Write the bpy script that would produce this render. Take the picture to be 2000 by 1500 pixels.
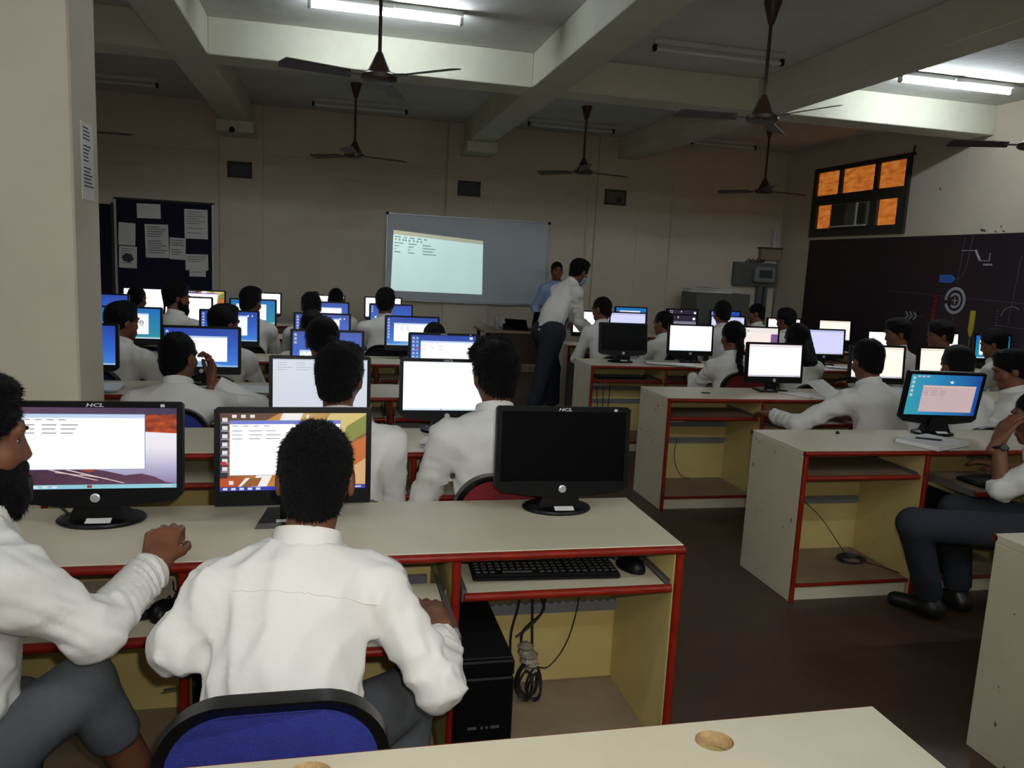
import bpy, bmesh, math, random
import numpy as np
from mathutils import Vector, Matrix

for _o in list(bpy.data.objects):
    bpy.data.objects.remove(_o, do_unlink=True)
SC = bpy.context.scene
COL = SC.collection

# ------------------------------------------------------------------ camera
CAM_H = 1.54
YAW, PITCH, ROLL = 0.23049, 0.14869, -0.04988
def _cam_axes():
    cy, sy, cp, sp = math.cos(YAW), math.sin(YAW), math.cos(PITCH), math.sin(PITCH)
    f = Vector((sy*cp, cy*cp, -sp)); r = Vector((cy, -sy, 0)); d = f.cross(r)
    cr, sr = math.cos(ROLL), math.sin(ROLL)
    return r*cr + d*sr, -(r*-sr + d*cr), -f
_cx, _cyv, _cz = _cam_axes()
cam_data = bpy.data.cameras.new('camera'); cam = bpy.data.objects.new('camera', cam_data)
COL.objects.link(cam)
cam_data.sensor_width = 36.0; cam_data.lens = 1534.2/2000*36.0; cam_data.clip_start = 0.02
_m = Matrix((( _cx.x, _cyv.x, _cz.x, 0), (_cx.y, _cyv.y, _cz.y, 0), (_cx.z, _cyv.z, _cz.z, CAM_H), (0, 0, 0, 1)))
cam.matrix_world = _m
SC.camera = cam

# ------------------------------------------------------------------ world, exposure, flash
w = bpy.data.worlds.new('world'); SC.world = w; w.use_nodes = True
w.node_tree.nodes['Background'].inputs[0].default_value = (0.6, 0.62, 0.6, 1)
w.node_tree.nodes['Background'].inputs[1].default_value = 0.02
SC.view_settings.view_transform = 'Standard'; SC.view_settings.look = 'None'
SC.view_settings.gamma = 1.0; SC.view_settings.use_curve_mapping = False
SC.view_settings.exposure = 0.0
TUBE_STRENGTH = 105.0
fl = bpy.data.lights.new('camera_flash', 'SPOT'); fl.energy = 64.0; fl.shadow_soft_size = 0.012
fl.spot_size = math.radians(100); fl.spot_blend = 0.9; fl.color = (1.0, 0.95, 0.86)
flo = bpy.data.objects.new('camera_flash', fl); COL.objects.link(flo)
flo.matrix_world = _m @ Matrix.Translation((0.045, 0.05, 0.0))

# ------------------------------------------------------------------ materials
def lin(c):
    out = []
    for v in c[:3]:
        v = v/255.0
        out.append(v/12.92 if v <= 0.04045 else ((v+0.055)/1.055)**2.4)
    return tuple(out) + (1.0,)
MATS = {}
def mat(name, col, rough=0.6, metal=0.0, spec=0.5, bump=0.0, bscale=80.0, var=0.0, vscale=6.0, col2=None, speck=None, chips=False):
    if name in MATS: return MATS[name]
    m = bpy.data.materials.new(name); m.use_nodes = True; MATS[name] = m
    nt = m.node_tree; b = nt.nodes['Principled BSDF']
    b.inputs['Base Color'].default_value = lin(col)
    b.inputs['Roughness'].default_value = rough; b.inputs['Metallic'].default_value = metal
    b.inputs['Specular IOR Level'].default_value = spec
    tc = None
    def coords():
        nonlocal tc
        if tc is None: tc = nt.nodes.new('ShaderNodeTexCoord')
        return tc.outputs['Object']
    if var > 0 or col2 is not None:
        n = nt.nodes.new('ShaderNodeTexNoise'); n.inputs['Scale'].default_value = vscale
        n.inputs['Detail'].default_value = 6; n.inputs['Roughness'].default_value = 0.65
        nt.links.new(coords(), n.inputs['Vector'])
        r = nt.nodes.new('ShaderNodeValToRGB')
        c1 = lin(col); c2 = lin(col2) if col2 is not None else tuple(x*(1-var) for x in c1[:3]) + (1,)
        r.color_ramp.elements[0].color = c2; r.color_ramp.elements[1].color = c1
        r.color_ramp.elements[0].position = 0.35; r.color_ramp.elements[1].position = 0.65
        nt.links.new(n.outputs['Fac'], r.inputs['Fac'])
        last = r.outputs['Color']
        if speck is not None:
            for sc_, th, cc in speck:
                v = nt.nodes.new('ShaderNodeTexVoronoi'); v.inputs['Scale'].default_value = sc_
                nt.links.new(coords(), v.inputs['Vector'])
                lt = nt.nodes.new('ShaderNodeMath'); lt.operation = 'LESS_THAN'; lt.inputs[1].default_value = th
                nt.links.new(v.outputs['Distance'], lt.inputs[0])
                mx = nt.nodes.new('ShaderNodeMix'); mx.data_type = 'RGBA'
                mx.inputs['B'].default_value = lin(cc)
                nt.links.new(lt.outputs[0], mx.inputs['Factor']); nt.links.new(last, mx.inputs['A'])
                last = mx.outputs['Result']
        if chips:
            cn = nt.nodes.new('ShaderNodeTexNoise'); cn.inputs['Scale'].default_value = 26; cn.inputs['Detail'].default_value = 1.5
            nt.links.new(coords(), cn.inputs['Vector'])
            gt = nt.nodes.new('ShaderNodeMath'); gt.operation = 'GREATER_THAN'; gt.inputs[1].default_value = 0.735
            nt.links.new(cn.outputs['Fac'], gt.inputs[0])
            mx = nt.nodes.new('ShaderNodeMix'); mx.data_type = 'RGBA'; mx.inputs['B'].default_value = lin((108, 92, 70))
            nt.links.new(gt.outputs[0], mx.inputs['Factor']); nt.links.new(last, mx.inputs['A']); last = mx.outputs['Result']
        nt.links.new(last, b.inputs['Base Color'])
    if bump > 0:
        n2 = nt.nodes.new('ShaderNodeTexNoise'); n2.inputs['Scale'].default_value = bscale; n2.inputs['Detail'].default_value = 4
        nt.links.new(coords(), n2.inputs['Vector'])
        bp = nt.nodes.new('ShaderNodeBump'); bp.inputs['Strength'].default_value = bump; bp.inputs['Distance'].default_value = 0.01
        nt.links.new(n2.outputs['Fac'], bp.inputs['Height']); nt.links.new(bp.outputs['Normal'], b.inputs['Normal'])
    return m
def emit(col, strength=1.0):
    name = 'glow_%d_%d_%d_%.2f' % (col[0], col[1], col[2], strength)
    if name in MATS: return MATS[name]
    m = bpy.data.materials.new(name); m.use_nodes = True; MATS[name] = m
    nt = m.node_tree; b = nt.nodes['Principled BSDF']
    b.inputs['Base Color'].default_value = (0.01, 0.01, 0.01, 1); b.inputs['Roughness'].default_value = 0.3
    b.inputs['Emission Color'].default_value = lin(col); b.inputs['Emission Strength'].default_value = strength
    return m
def emit_grad(name, cols, strength=1.0, axis=1, noise=0.0, nscale=4.0):
    """screen picture: colour ramp along the screen's own UV"""
    if name in MATS: return MATS[name]
    m = bpy.data.materials.new(name); m.use_nodes = True; MATS[name] = m
    nt = m.node_tree; b = nt.nodes['Principled BSDF']
    b.inputs['Base Color'].default_value = (0.01, 0.01, 0.01, 1); b.inputs['Roughness'].default_value = 0.3
    tc = nt.nodes.new('ShaderNodeTexCoord'); sp = nt.nodes.new('ShaderNodeSeparateXYZ')
    nt.links.new(tc.outputs['UV'], sp.inputs[0])
    fac = sp.outputs[axis]
    if noise > 0:
        n = nt.nodes.new('ShaderNodeTexNoise'); n.inputs['Scale'].default_value = nscale
        nt.links.new(tc.outputs['UV'], n.inputs['Vector'])
        ma = nt.nodes.new('ShaderNodeMath'); ma.operation = 'MULTIPLY_ADD'; ma.inputs[1].default_value = noise
        nt.links.new(n.outputs['Fac'], ma.inputs[0]); nt.links.new(fac, ma.inputs[2])
        sb = nt.nodes.new('ShaderNodeMath'); sb.operation = 'SUBTRACT'; sb.inputs[1].default_value = noise*0.5
        nt.links.new(ma.outputs[0], sb.inputs[0]); fac = sb.outputs[0]
    r = nt.nodes.new('ShaderNodeValToRGB'); el = r.color_ramp.elements
    while len(el) < len(cols): el.new(0.5)
    for i, (p, c) in enumerate(cols): el[i].position = p; el[i].color = lin(c)
    nt.links.new(fac, r.inputs['Fac']); nt.links.new(r.outputs['Color'], b.inputs['Emission Color'])
    b.inputs['Emission Strength'].default_value = strength
    return m

M_WALL = mat('cream_wall_paint', (206, 196, 174), 0.75, bump=0.15, bscale=18, var=0.10, vscale=1.3)
M_CEIL = mat('ceiling_whitewash', (214, 214, 206), 0.85, bump=0.35, bscale=14, var=0.16, vscale=1.6)
M_BEAM = mat('beam_paint', (212, 212, 190), 0.8, bump=0.25, bscale=12, var=0.12, vscale=1.8)
M_FLOOR = mat('dark_terrazzo', (72, 54, 42), 0.45, spec=0.4, var=0.25, vscale=9, speck=[(95, 0.16, (104, 86, 70)), (140, 0.13, (30, 22, 18))])
M_PANEL = mat('chipped_cream_panel', (200, 192, 164), 0.45, spec=0.4, var=0.10, vscale=4, chips=True)
M_TRAYSHADE = mat('shade_browned_tray_laminate', (128, 108, 88), 0.5, var=.15, vscale=6)  # right block trays: shade under the worktops painted in as a browner laminate
M_TROUD = mat('charcoal_trousers', (44, 47, 54), 0.9, spec=0.2, var=0.15, vscale=40)
M_LAM = mat('cream_laminate', (208, 200, 174), 0.42, spec=0.45, var=0.07, vscale=5, speck=[(9.0, 0.012, (120, 105, 85))])
M_INNER = mat('yellow_cream_board', (206, 186, 120), 0.55, var=0.10, vscale=4)
M_SHELF = mat('dusty_shelf_board', (150, 130, 104), 0.65, var=0.22, vscale=7)
M_RED = mat('red_mahogany_beading', (134, 30, 12), 0.4, spec=0.25, var=0.35, vscale=16)
M_RACE = mat('grey_metal_raceway', (122, 124, 134), 0.5, metal=0.2)
M_STEEL = mat('slide_steel', (150, 150, 150), 0.35, metal=0.8)
M_BLACK = mat('black_plastic', (9, 9, 11), 0.38, spec=0.22)
M_BLACKM = mat('black_matte_plastic', (15, 15, 17), 0.6, spec=0.2)
M_KEY = mat('key_plastic', (34, 34, 36), 0.5)
M_SCREEN = mat('dark_glass', (5, 5, 7), 0.3, spec=0.1)
M_SILVER = mat('silver_button', (205, 205, 210), 0.3, metal=0.6)
M_PAPER = mat('white_paper', (222, 222, 218), 0.8, var=0.05, vscale=9)
M_INK = mat('printed_ink', (60, 60, 66), 0.8)
M_LOGO = mat('logo_silver', (200, 200, 205), 0.4)
M_CHBLUE = mat('blue_chair_fabric', (34, 44, 132), 0.85, bump=0.3, bscale=260, var=0.25, vscale=30)
M_CHBLACK = mat('black_chair_fabric', (22, 22, 26), 0.85, bump=0.3, bscale=260)
M_CHRED = mat('maroon_chair_fabric', (118, 22, 34), 0.85, bump=0.3, bscale=260)
M_RIM = mat('chair_rim_plastic', (12, 12, 13), 0.35, spec=0.5)
M_SKIN = mat('brown_skin', (116, 72, 50), 0.55, spec=0.35, var=0.12, vscale=25)
M_HAIR = mat('black_hair', (8, 7, 8), 0.5, spec=0.16, bump=0.9, bscale=300)
M_SHIRT = mat('white_cotton_shirt', (222, 220, 214), 0.85, spec=0.2, bump=0.35, bscale=16)
M_SHIRTB = mat('pale_blue_shirt', (150, 172, 205), 0.85, spec=0.2)
M_TROU = mat('grey_school_trousers', (84, 86, 90), 0.9, spec=0.2, bump=0.2, bscale=220, var=0.15, vscale=40)
M_SHOE = mat('black_shoe', (16, 15, 15), 0.4)
M_SOCK = mat('white_sock', (215, 212, 205), 0.9)
M_LIP = mat('lip', (112, 58, 50), 0.5)
M_EYEW = mat('eye_white', (215, 210, 205), 0.3)
M_MASK = mat('blue_face_mask', (118, 172, 205), 0.8)
M_WATCH = mat('watch_dark', (20, 20, 22), 0.35)
M_WATCHF = mat('watch_face', (205, 205, 200), 0.3)
M_FAN = mat('fan_brown', (58, 40, 30), 0.45)
M_FRAMEDARK = mat('dark_wood_frame', (40, 34, 28), 0.6)
M_ALU = mat('aluminium_edge', (165, 168, 170), 0.4, metal=0.5)
M_WB = mat('whiteboard_enamel', (190, 198, 204), 0.35, spec=0.4, var=0.05, vscale=2)
M_NAVY = mat('navy_felt', (16, 16, 40), 0.95, bump=0.2, bscale=200)
M_CAB = mat('grey_steel_cabinet', (92, 94, 88), 0.45, var=0.1)
M_GREYBOX = mat('grey_device_plastic', (128, 132, 128), 0.5)
M_MURAL = mat('mural_dark_print', (20, 15, 30), 0.55, col2=(44, 24, 26), vscale=0.5)
M_WOOD = mat('dark_table_wood', (54, 36, 28), 0.5, var=0.3, vscale=12)
M_TAPE = mat('grey_tape', (140, 132, 120), 0.5)
M_WIRE = mat('black_cable', (22, 22, 24), 0.45)
M_BATTEN = mat('batten_white', (196, 196, 190), 0.5)
M_TUBEOFF = mat('tube_glass_off', (205, 208, 208), 0.25)
M_TUBEON = emit((235, 244, 255), TUBE_STRENGTH)

# ------------------------------------------------------------------ mesh building
class MB:
    def __init__(s): s.v = []; s.f = []; s.m = []; s.uv = {}
    def add(s, verts, faces, mi=0):
        n = len(s.v); s.v += [tuple(p) for p in verts]
        for f in faces: s.f.append([i+n for i in f]); s.m.append(mi)
        return s
    def box(s, x0, x1, y0, y1, z0, z1, mi=0, ch=0.0, mtx=None):
        if ch > 0:
            bm = bmesh.new(); bmesh.ops.create_cube(bm, size=1.0)
            for p in bm.verts:
                p.co = Vector(((x0+x1)/2 + p.co.x*(x1-x0), (y0+y1)/2 + p.co.y*(y1-y0), (z0+z1)/2 + p.co.z*(z1-z0)))
            bmesh.ops.bevel(bm, geom=bm.edges[:], offset=ch, segments=1, affect='EDGES', profile=0.5)
            vs = [p.co.copy() for p in bm.verts]; bm.verts.index_update(); fs = [[q.index for q in f.verts] for f in bm.faces]
            bm.free()
        else:
            vs = [Vector(p) for p in ((x0,y0,z0),(x1,y0,z0),(x1,y1,z0),(x0,y1,z0),(x0,y0,z1),(x1,y0,z1),(x1,y1,z1),(x0,y1,z1))]
            fs = [(3,2,1,0),(4,5,6,7),(0,1,5,4),(1,2,6,5),(2,3,7,6),(3,0,4,7)]
        if mtx is not None: vs = [mtx @ p for p in vs]
        return s.add(vs, fs, mi)
    def tube(s, path, r, n=8, mi=0, closed=False, caps=True):
        path = [Vector(p) for p in path]; k = len(path)
        rs = r if isinstance(r, (list, tuple)) else [r]*k
        vs = []; prev = None
        for i, p in enumerate(path):
            a = path[(i-1) % k] if (closed or i > 0) else p
            b = path[(i+1) % k] if (closed or i < k-1) else p
            t = (b-a).normalized()
            if prev is None:
                u = t.cross(Vector((0,0,1)));
                if u.length < 1e-3: u = t.cross(Vector((1,0,0)))
            else: u = prev - t*prev.dot(t)
            u.normalize(); prev = u; q = t.cross(u)
            for j in range(n):
                a_ = 2*math.pi*j/n; vs.append(p + (u*math.cos(a_) + q*math.sin(a_))*rs[i])
        fs = []
        for i in range(k if closed else k-1):
            i2 = (i+1) % k
            for j in range(n):
                j2 = (j+1) % n; fs.append((i*n+j, i*n+j2, i2*n+j2, i2*n+j))
        if caps and not closed:
            fs.append(tuple(range(n-1, -1, -1))); fs.append(tuple((k-1)*n+j for j in range(n)))
        return s.add(vs, fs, mi)
    def lathe(s, prof, c=(0,0,0), n=24, mi=0, sx=1.0, sy=1.0, mtx=None):
        """prof: list of (r, z) from bottom to top, closed at both ends"""
        vs = []; fs = []
        for r, z in prof:
            for j in range(n):
                a = 2*math.pi*j/n; vs.append(Vector((c[0]+r*sx*math.cos(a), c[1]+r*sy*math.sin(a), c[2]+z)))
        for i in range(len(prof)-1):
            for j in range(n):
                j2 = (j+1) % n; fs.append((i*n+j, i*n+j2, (i+1)*n+j2, (i+1)*n+j))
        fs.append(tuple(range(n-1, -1, -1))); fs.append(tuple((len(prof)-1)*n+j for j in range(n)))
        if mtx is not None: vs = [mtx @ p for p in vs]
        return s.add(vs, fs, mi)
    def prism(s, poly, fn0, fn1, mi=0):
        """poly: list of 2D points (counter-clockwise); fn0/fn1 map a 2D point to 3D at the two ends"""
        n = len(poly); vs = [fn0(p) for p in poly] + [fn1(p) for p in poly]
        fs = [tuple(range(n-1, -1, -1)), tuple(range(n, 2*n))] + [(i, (i+1) % n, n+(i+1) % n, n+i) for i in range(n)]
        return s.add(vs, fs, mi)
    def quad(s, pts, mi=0): return s.add(pts, [tuple(range(len(pts)))], mi)
    def mesh(s, name, mats):
        me = bpy.data.meshes.new(name); me.from_pydata(s.v, [], s.f)
        for m in (mats if isinstance(mats, (list, tuple)) else [mats]): me.materials.append(m)
        if any(s.m): me.polygons.foreach_set('material_index', s.m)
        me.update()
        return me
    def obj(s, name, mats, parent=None, smooth=False, loc=None, fix=True):
        me = s.mesh(name, mats)
        if fix:
            bm = bmesh.new(); bm.from_mesh(me); bmesh.ops.recalc_face_normals(bm, faces=bm.faces[:]); bm.to_mesh(me); bm.free()
        if smooth:
            me.polygons.foreach_set('use_smooth', [True]*len(me.polygons)); me.update()
            me.set_sharp_from_angle(angle=math.radians(40))
        return link(name, me, parent, loc)
def link(name, me, parent=None, loc=None):
    o = bpy.data.objects.new(name, me); COL.objects.link(o)
    if parent is not None: o.parent = parent
    if loc is not None: o.location = loc
    return o
def tag(o, label, cat, group=None, kind=None):
    if label: o['label'] = label
    if cat: o['category'] = cat
    if group: o['group'] = group
    if kind: o['kind'] = kind
    return o
def empty(name, loc, label, cat, group=None, rz=0.0):
    o = bpy.data.objects.new(name, None); COL.objects.link(o); o.empty_display_size = 0.1
    o.location = loc; o.rotation_euler = (0, 0, rz)
    return tag(o, label, cat, group)
def struct(o, label=None):
    o['kind'] = 'structure'
    if label: o['label'] = label
    return o
def copy_tree(o, parent=None):
    c = o.copy(); COL.objects.link(c); c.parent = parent
    for ch in list(o.children): copy_tree(ch, c)
    return c
def text_mesh(txt, size, name, material, parent, mtx, extrude=0.0008, bold=False, shear=0.0, sx=1.0):
    cu = bpy.data.curves.new(name, 'FONT'); cu.body = txt; cu.size = size; cu.extrude = extrude
    cu.align_x = 'CENTER'; cu.align_y = 'CENTER'; cu.shear = shear; cu.resolution_u = 2
    if bold: cu.offset = size*0.02
    t = bpy.data.objects.new(name, cu); COL.objects.link(t)
    me = bpy.data.meshes.new_from_object(t); bpy.data.objects.remove(t); bpy.data.curves.remove(cu)
    me.materials.clear(); me.materials.append(material)
    me.transform(mtx @ Matrix.Diagonal((sx, 1, 1, 1)))
    me.name = name
    return link(name, me, parent)
# ------------------------------------------------------------------ room shell
XL, XR, YB, YF, ZC, ZB = -4.6, 6.8, -2.6, 11.2, 3.46, 3.16
def slab(name, mb, m, label=None): return struct(mb.obj(name, m), label)
slab('floor', MB().box(XL-.2, XR+.2, YB-.2, YF+.2, -.12, 0), M_FLOOR, 'dark brown speckled terrazzo floor')
slab('ceiling', MB().box(XL-.2, XR+.2, YB-.2, YF+.2, ZC, ZC+.15), M_CEIL, 'whitewashed ceiling between concrete beams')
slab('wall_front', MB().box(XL-.2, XR+.2, YF, YF+.2, 0, ZC), M_WALL, 'cream wall carrying the whiteboard')
slab('wall_left', MB().box(XL-.2, XL, YB-.2, YF, 0, ZC), M_WALL, 'cream side wall')
slab('wall_back', MB().box(XL, XR, YB-.2, YB, 0, ZC), M_WALL, 'cream rear wall')
# right wall with the window opening (y 8.45-10.42, z 2.14-3.13)
WY0, WY1, WZ0, WZ1 = 8.45, 10.42, 2.17, 3.13
mb = MB()
mb.box(XR, XR+.2, YB-.2, WY0, 0, ZC); mb.box(XR, XR+.2, WY1, YF, 0, ZC)
mb.box(XR, XR+.2, WY0, WY1, 0, WZ0); mb.box(XR, XR+.2, WY0, WY1, WZ1, ZC)
slab('wall_right', mb, M_WALL, 'cream side wall with the high window')
# wall pilasters (shallow) on the front wall
for i, (a, b) in enumerate(((-1.45, -.9), (1.55, 2.22), (3.75, 4.4))):
    slab('trim_%d' % (i+1), MB().box(a, b, YF-.035, YF, 0, ZC, ch=.004), M_WALL, 'shallow cream pilaster on the whiteboard wall')
# ceiling beams
nb = 3
def beam(x0, x1, y0, y1, lab, z0=ZB):
    global nb
    nb += 1
    mb = MB().box(x0, x1, y0, y1, z0, ZC, ch=.006)
    slab('trim_%d' % nb, mb, M_BEAM, lab)
beam(-1.36, -1.03, YB, YF, 'ceiling beam running toward the notice board')
beam(1.76, 2.09, YB, YF, 'ceiling beam running toward the whiteboard')
beam(4.03, 4.33, YB, YF, 'ceiling beam running beside the window bay')
segs = [(XL, -1.36), (-1.03, 1.76), (2.09, 4.03), (4.33, XR)]
labs = ['cross beam left of the pillar', 'cross beam behind the lit tube light', 'cross beam in the middle bay', 'cross beam meeting the window wall']
for (a, b), l in zip(segs, labs): beam(a, b, 7.28, 7.64, l)
for (a, b), l in zip(segs, labs): beam(a, b, 2.3, 2.66, 'near ' + l)
# haunch of the middle beam where it meets the wall
slab('trim_%d' % (nb+1), MB().box(1.72, 2.13, 10.62, YF-.03, 3.02, ZB, ch=.01), M_BEAM, 'beam haunch above the whiteboard')
slab('trim_%d' % (nb+2), MB().box(-1.42, -.97, 10.62, YF-.03, 3.02, ZB, ch=.01), M_BEAM, 'beam haunch above the small left picture')
# pillar
slab('wall_pillar', MB().box(-1.56, -1.02, 3.57, 3.93, 0, ZC, ch=.008), M_WALL, 'square cream pillar standing at the left')
# chipped skirting and plaster wear
slab('baseboard_front', MB().box(XL, XR, YF-.012, YF, 0, .1), M_SHELF, 'skirting of the whiteboard wall')

# ------------------------------------------------------------------ window in the right wall
win = bpy.data.objects.new('window_1', None); COL.objects.link(win); win.location = (XR, 0, 0)
struct(win, 'high dark framed window with orange panes and a gap for an air conditioner')
M_WFR = mat('window_frame_dark', (44, 44, 36), 0.6)
mb = MB()
def wbar(y0, y1, z0, z1, d0=-.03, d1=.06): mb.box(d0, d1, y0, y1, z0, z1, ch=.004)
wbar(WY0, WY1, 3.07, WZ1); wbar(WY0, WY1, WZ0, 2.285); wbar(WY0, 8.53, 2.285, 3.07); wbar(10.35, WY1, 2.285, 3.07)
wbar(8.53, 10.35, 2.61, 2.745)
wbar(9.03, 9.1, 2.745, 3.07); wbar(9.775, 9.835, 2.745, 3.07)
wbar(8.53, 8.61, 2.285, 2.61); wbar(8.985, 9.12, 2.285, 2.61); wbar(9.9, 9.92, 2.285, 2.61); wbar(10.285, 10.35, 2.285, 2.61)
mb.obj('window_frame', M_WFR, win)
def pane_mat():
    m = bpy.data.materials.new('orange_lit_pane'); m.use_nodes = True; nt = m.node_tree; b = nt.nodes['Principled BSDF']
    b.inputs['Base Color'].default_value = lin((200, 110, 40)); b.inputs['Roughness'].default_value = .5
    tc = nt.nodes.new('ShaderNodeTexCoord'); n = nt.nodes.new('ShaderNodeTexNoise'); n.inputs['Scale'].default_value = 9; n.inputs['Detail'].default_value = 5
    mp = nt.nodes.new('ShaderNodeMapping'); mp.inputs['Scale'].default_value = (1, .7, 2.2)
    nt.links.new(tc.outputs['Object'], mp.inputs[0]); nt.links.new(mp.outputs[0], n.inputs['Vector'])
    r = nt.nodes.new('ShaderNodeValToRGB'); r.color_ramp.elements[0].color = lin((165, 78, 22)); r.color_ramp.elements[1].color = lin((220, 136, 60))
    r.color_ramp.elements[0].position = .3; r.color_ramp.elements[1].position = .75
    nt.links.new(n.outputs['Fac'], r.inputs['Fac']); nt.links.new(r.outputs['Color'], b.inputs['Emission Color']); b.inputs['Emission Strength'].default_value = .7
    return m
M_PANE = pane_mat()
for (y0, y1, z0, z1) in ((9.835, 10.35, 2.745, 3.07), (9.1, 9.775, 2.745, 3.07), (8.53, 9.03, 2.745, 3.07), (9.92, 10.285, 2.285, 2.61), (8.61, 8.985, 2.285, 2.61)):
    MB().box(.01, .018, y0, y1, z0, z1).obj('pane', M_PANE, win)
# air conditioner in the gap
ac = empty('air_conditioner', (XR, 9.51, 2.29), 'old box air conditioner set in the window gap', 'air conditioner')
M_AC = mat('ac_casing', (96, 96, 78), .55, var=.2)
MB().box(-.06, .3, -.385, .385, 0, .315, ch=.008).obj('casing', M_AC, ac)
for i in range(9): MB().box(-.075, -.058, .06, .37, .03+i*.03, .042+i*.03).obj('louvre', M_WFR, ac)
MB().box(-.078, -.058, -.2, -.17, .01, .305).obj('panel_edge', M_BATTEN, ac)
MB().box(-.074, -.058, -.36, -.22, .03, .285).obj('control_panel', M_WFR, ac)
MB().box(-.085, -.058, -.385, .385, -.006, .014).obj('sill_strip', M_BATTEN, ac)
# hook above window
tag(MB().tube([(XR, 8.42, 3.1), (XR-.05, 8.4, 3.14), (XR-.05, 8.38, 3.2)], .012).obj('wall_hook', M_WIRE), 'small dark hook at the corner of the orange window', 'hook')

# ------------------------------------------------------------------ mural on the right wall
XM = XR-.012
mur = empty('mural', (0, 0, 0), 'dark printed technology mural covering the lower window wall', 'mural')
MB().box(XM, XR-.001, 2.2, 10.4, .5, 2.13).obj('print_panel', M_MURAL, mur)
def dec(name, polys, col):
    m = mat('mural_ink_%s' % name, col, .6); mb = MB()
    for p in polys: mb.prism(p, lambda q: (XM-.0035, q[0], q[1]), lambda q: (XM-.0002, q[0], q[1]))
    return mb.obj(name, m, mur)
def line2(a, b, wd):
    a = Vector(a); b = Vector(b); d = (b-a).normalized(); n = Vector((-d.y, d.x))*wd/2
    return [tuple(a+n), tuple(a-n), tuple(b-n), tuple(b+n)]
def arc(c, r0, r1, a0, a1, n=18):
    o = [(c[0]+r1*math.cos(a0+(a1-a0)*i/n), c[1]+r1*math.sin(a0+(a1-a0)*i/n)) for i in range(n+1)]
    q = [(c[0]+r0*math.cos(a0+(a1-a0)*i/n), c[1]+r0*math.sin(a0+(a1-a0)*i/n)) for i in range(n+1)]
    return [[o[i], o[i+1], q[i+1], q[i]] for i in range(n)]
dec('ring_emblem', arc((7.5, 1.405), .118, .15, math.pi*.0, math.pi*1.9, 28) + arc((7.5, 1.405), .06, .085, .5, 5.4) +
    [line2((7.46, 1.405), (7.54, 1.405), .01), line2((7.5, 1.365), (7.5, 1.445), .01)], (165, 165, 172))
dec('chevron_mark', [line2((8.06+i*.07, 1.19), (8.11+i*.07, 1.235-.0), .018) for i in range(3)] + [line2((8.11+i*.07, 1.145), (8.06+i*.07, 1.19), .018) for i in range(3)], (160, 160, 166))
dec('blue_plug', [[(7.54, 1.625), (7.54, 1.655), (7.60, 1.69), (7.77, 1.685), (7.77, 1.6), (7.60, 1.595)]], (48, 104, 186))
dec('red_bar', [line2((7.79, 1.46), (7.80, 1.16), .05)], (122, 16, 28))
dec('red_bar_dots', [line2((7.795, 1.42-i*.055), (7.795, 1.405-i*.055), .02) for i in range(5)], (205, 80, 80))
dec('yellow_brush', [[(7.185, 1.31), (7.255, 1.31), (7.26, 1.1), (7.235, 1.03), (7.205, 1.03), (7.185, 1.1)]], (188, 178, 46))
dec('yellow_brush_stem', [line2((7.22, 1.03), (7.222, .9), .008)], (150, 130, 60))
dec('white_circuit_line', [line2((7.5, 1.955), (7.3, 1.955), .008), line2((7.3, 1.96), (7.225, 1.85), .025), line2((7.225, 1.845), (7.1, 1.845), .006), line2((7.1, 1.845), (7.1, 1.93), .006)] +
    [line2((7.17-i*.025, 1.805), (7.155-i*.025, 1.805), .02) for i in range(5)], (175, 178, 186))
dec('violet_circuit_line', [line2((7.36, 2.12), (7.40, 1.75), .006), line2((7.40, 1.75), (7.45, 1.66), .006), line2((7.45, 1.66), (7.54, 1.64), .006), line2((7.47, 2.1), (7.5, 1.6), .004),
    line2((8.6, 1.47), (6.2, 1.41), .005), line2((8.3, 1.2), (7.95, 1.19), .005), line2((7.5, 1.26), (7.5, .9), .004), line2((6.9, 1.18), (6.3, 1.16), .005), line2((6.7, 1.9), (6.75, 1.2), .004)], (92, 88, 112))
dec('dotted_arc', [line2((6.9, 1.33-i*.03), (6.9, 1.322-i*.03), .008) for i in range(11)] + arc((6.72, 1.25), .13, .136, .2, 2.2, 12), (150, 150, 160))
random.seed(4)
dec('binary_rain', [line2((9.9-random.random()*1.6, z), (9.9-random.random()*1.6+.002, z-.0), .003) for z in ()] + [line2((y, 1.7-random.random()*.5), (y+.001, .95+random.random()*.2), .006) for y in [8.5+i*.11 for i in range(13)]], (24, 22, 44))
# plaster chips above the mural
mb = MB()
for y, z, a, b in ((7.25, 2.17, .09, .02), (7.08, 2.15, .03, .012), (6.98, 2.15, .04, .012), (7.02, 2.2, .02, .015), (6.7, 2.26, .015, .02), (6.6, 2.2, .02, .02), (7.95, 2.66, .03, .02), (6.4, 2.25, .02, .02)):
    mb.prism([(y-a/2, z-b), (y+a/3, z-b/2), (y+a/2, z+b), (y-a/4, z+b/2)], lambda q: (XR-.0015, q[0], q[1]), lambda q: (XR-.0002, q[0], q[1]))
o = mb.obj('plaster_chips', mat('exposed_grey_plaster', (84, 80, 70), .9)); o['kind'] = 'structure'

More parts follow.
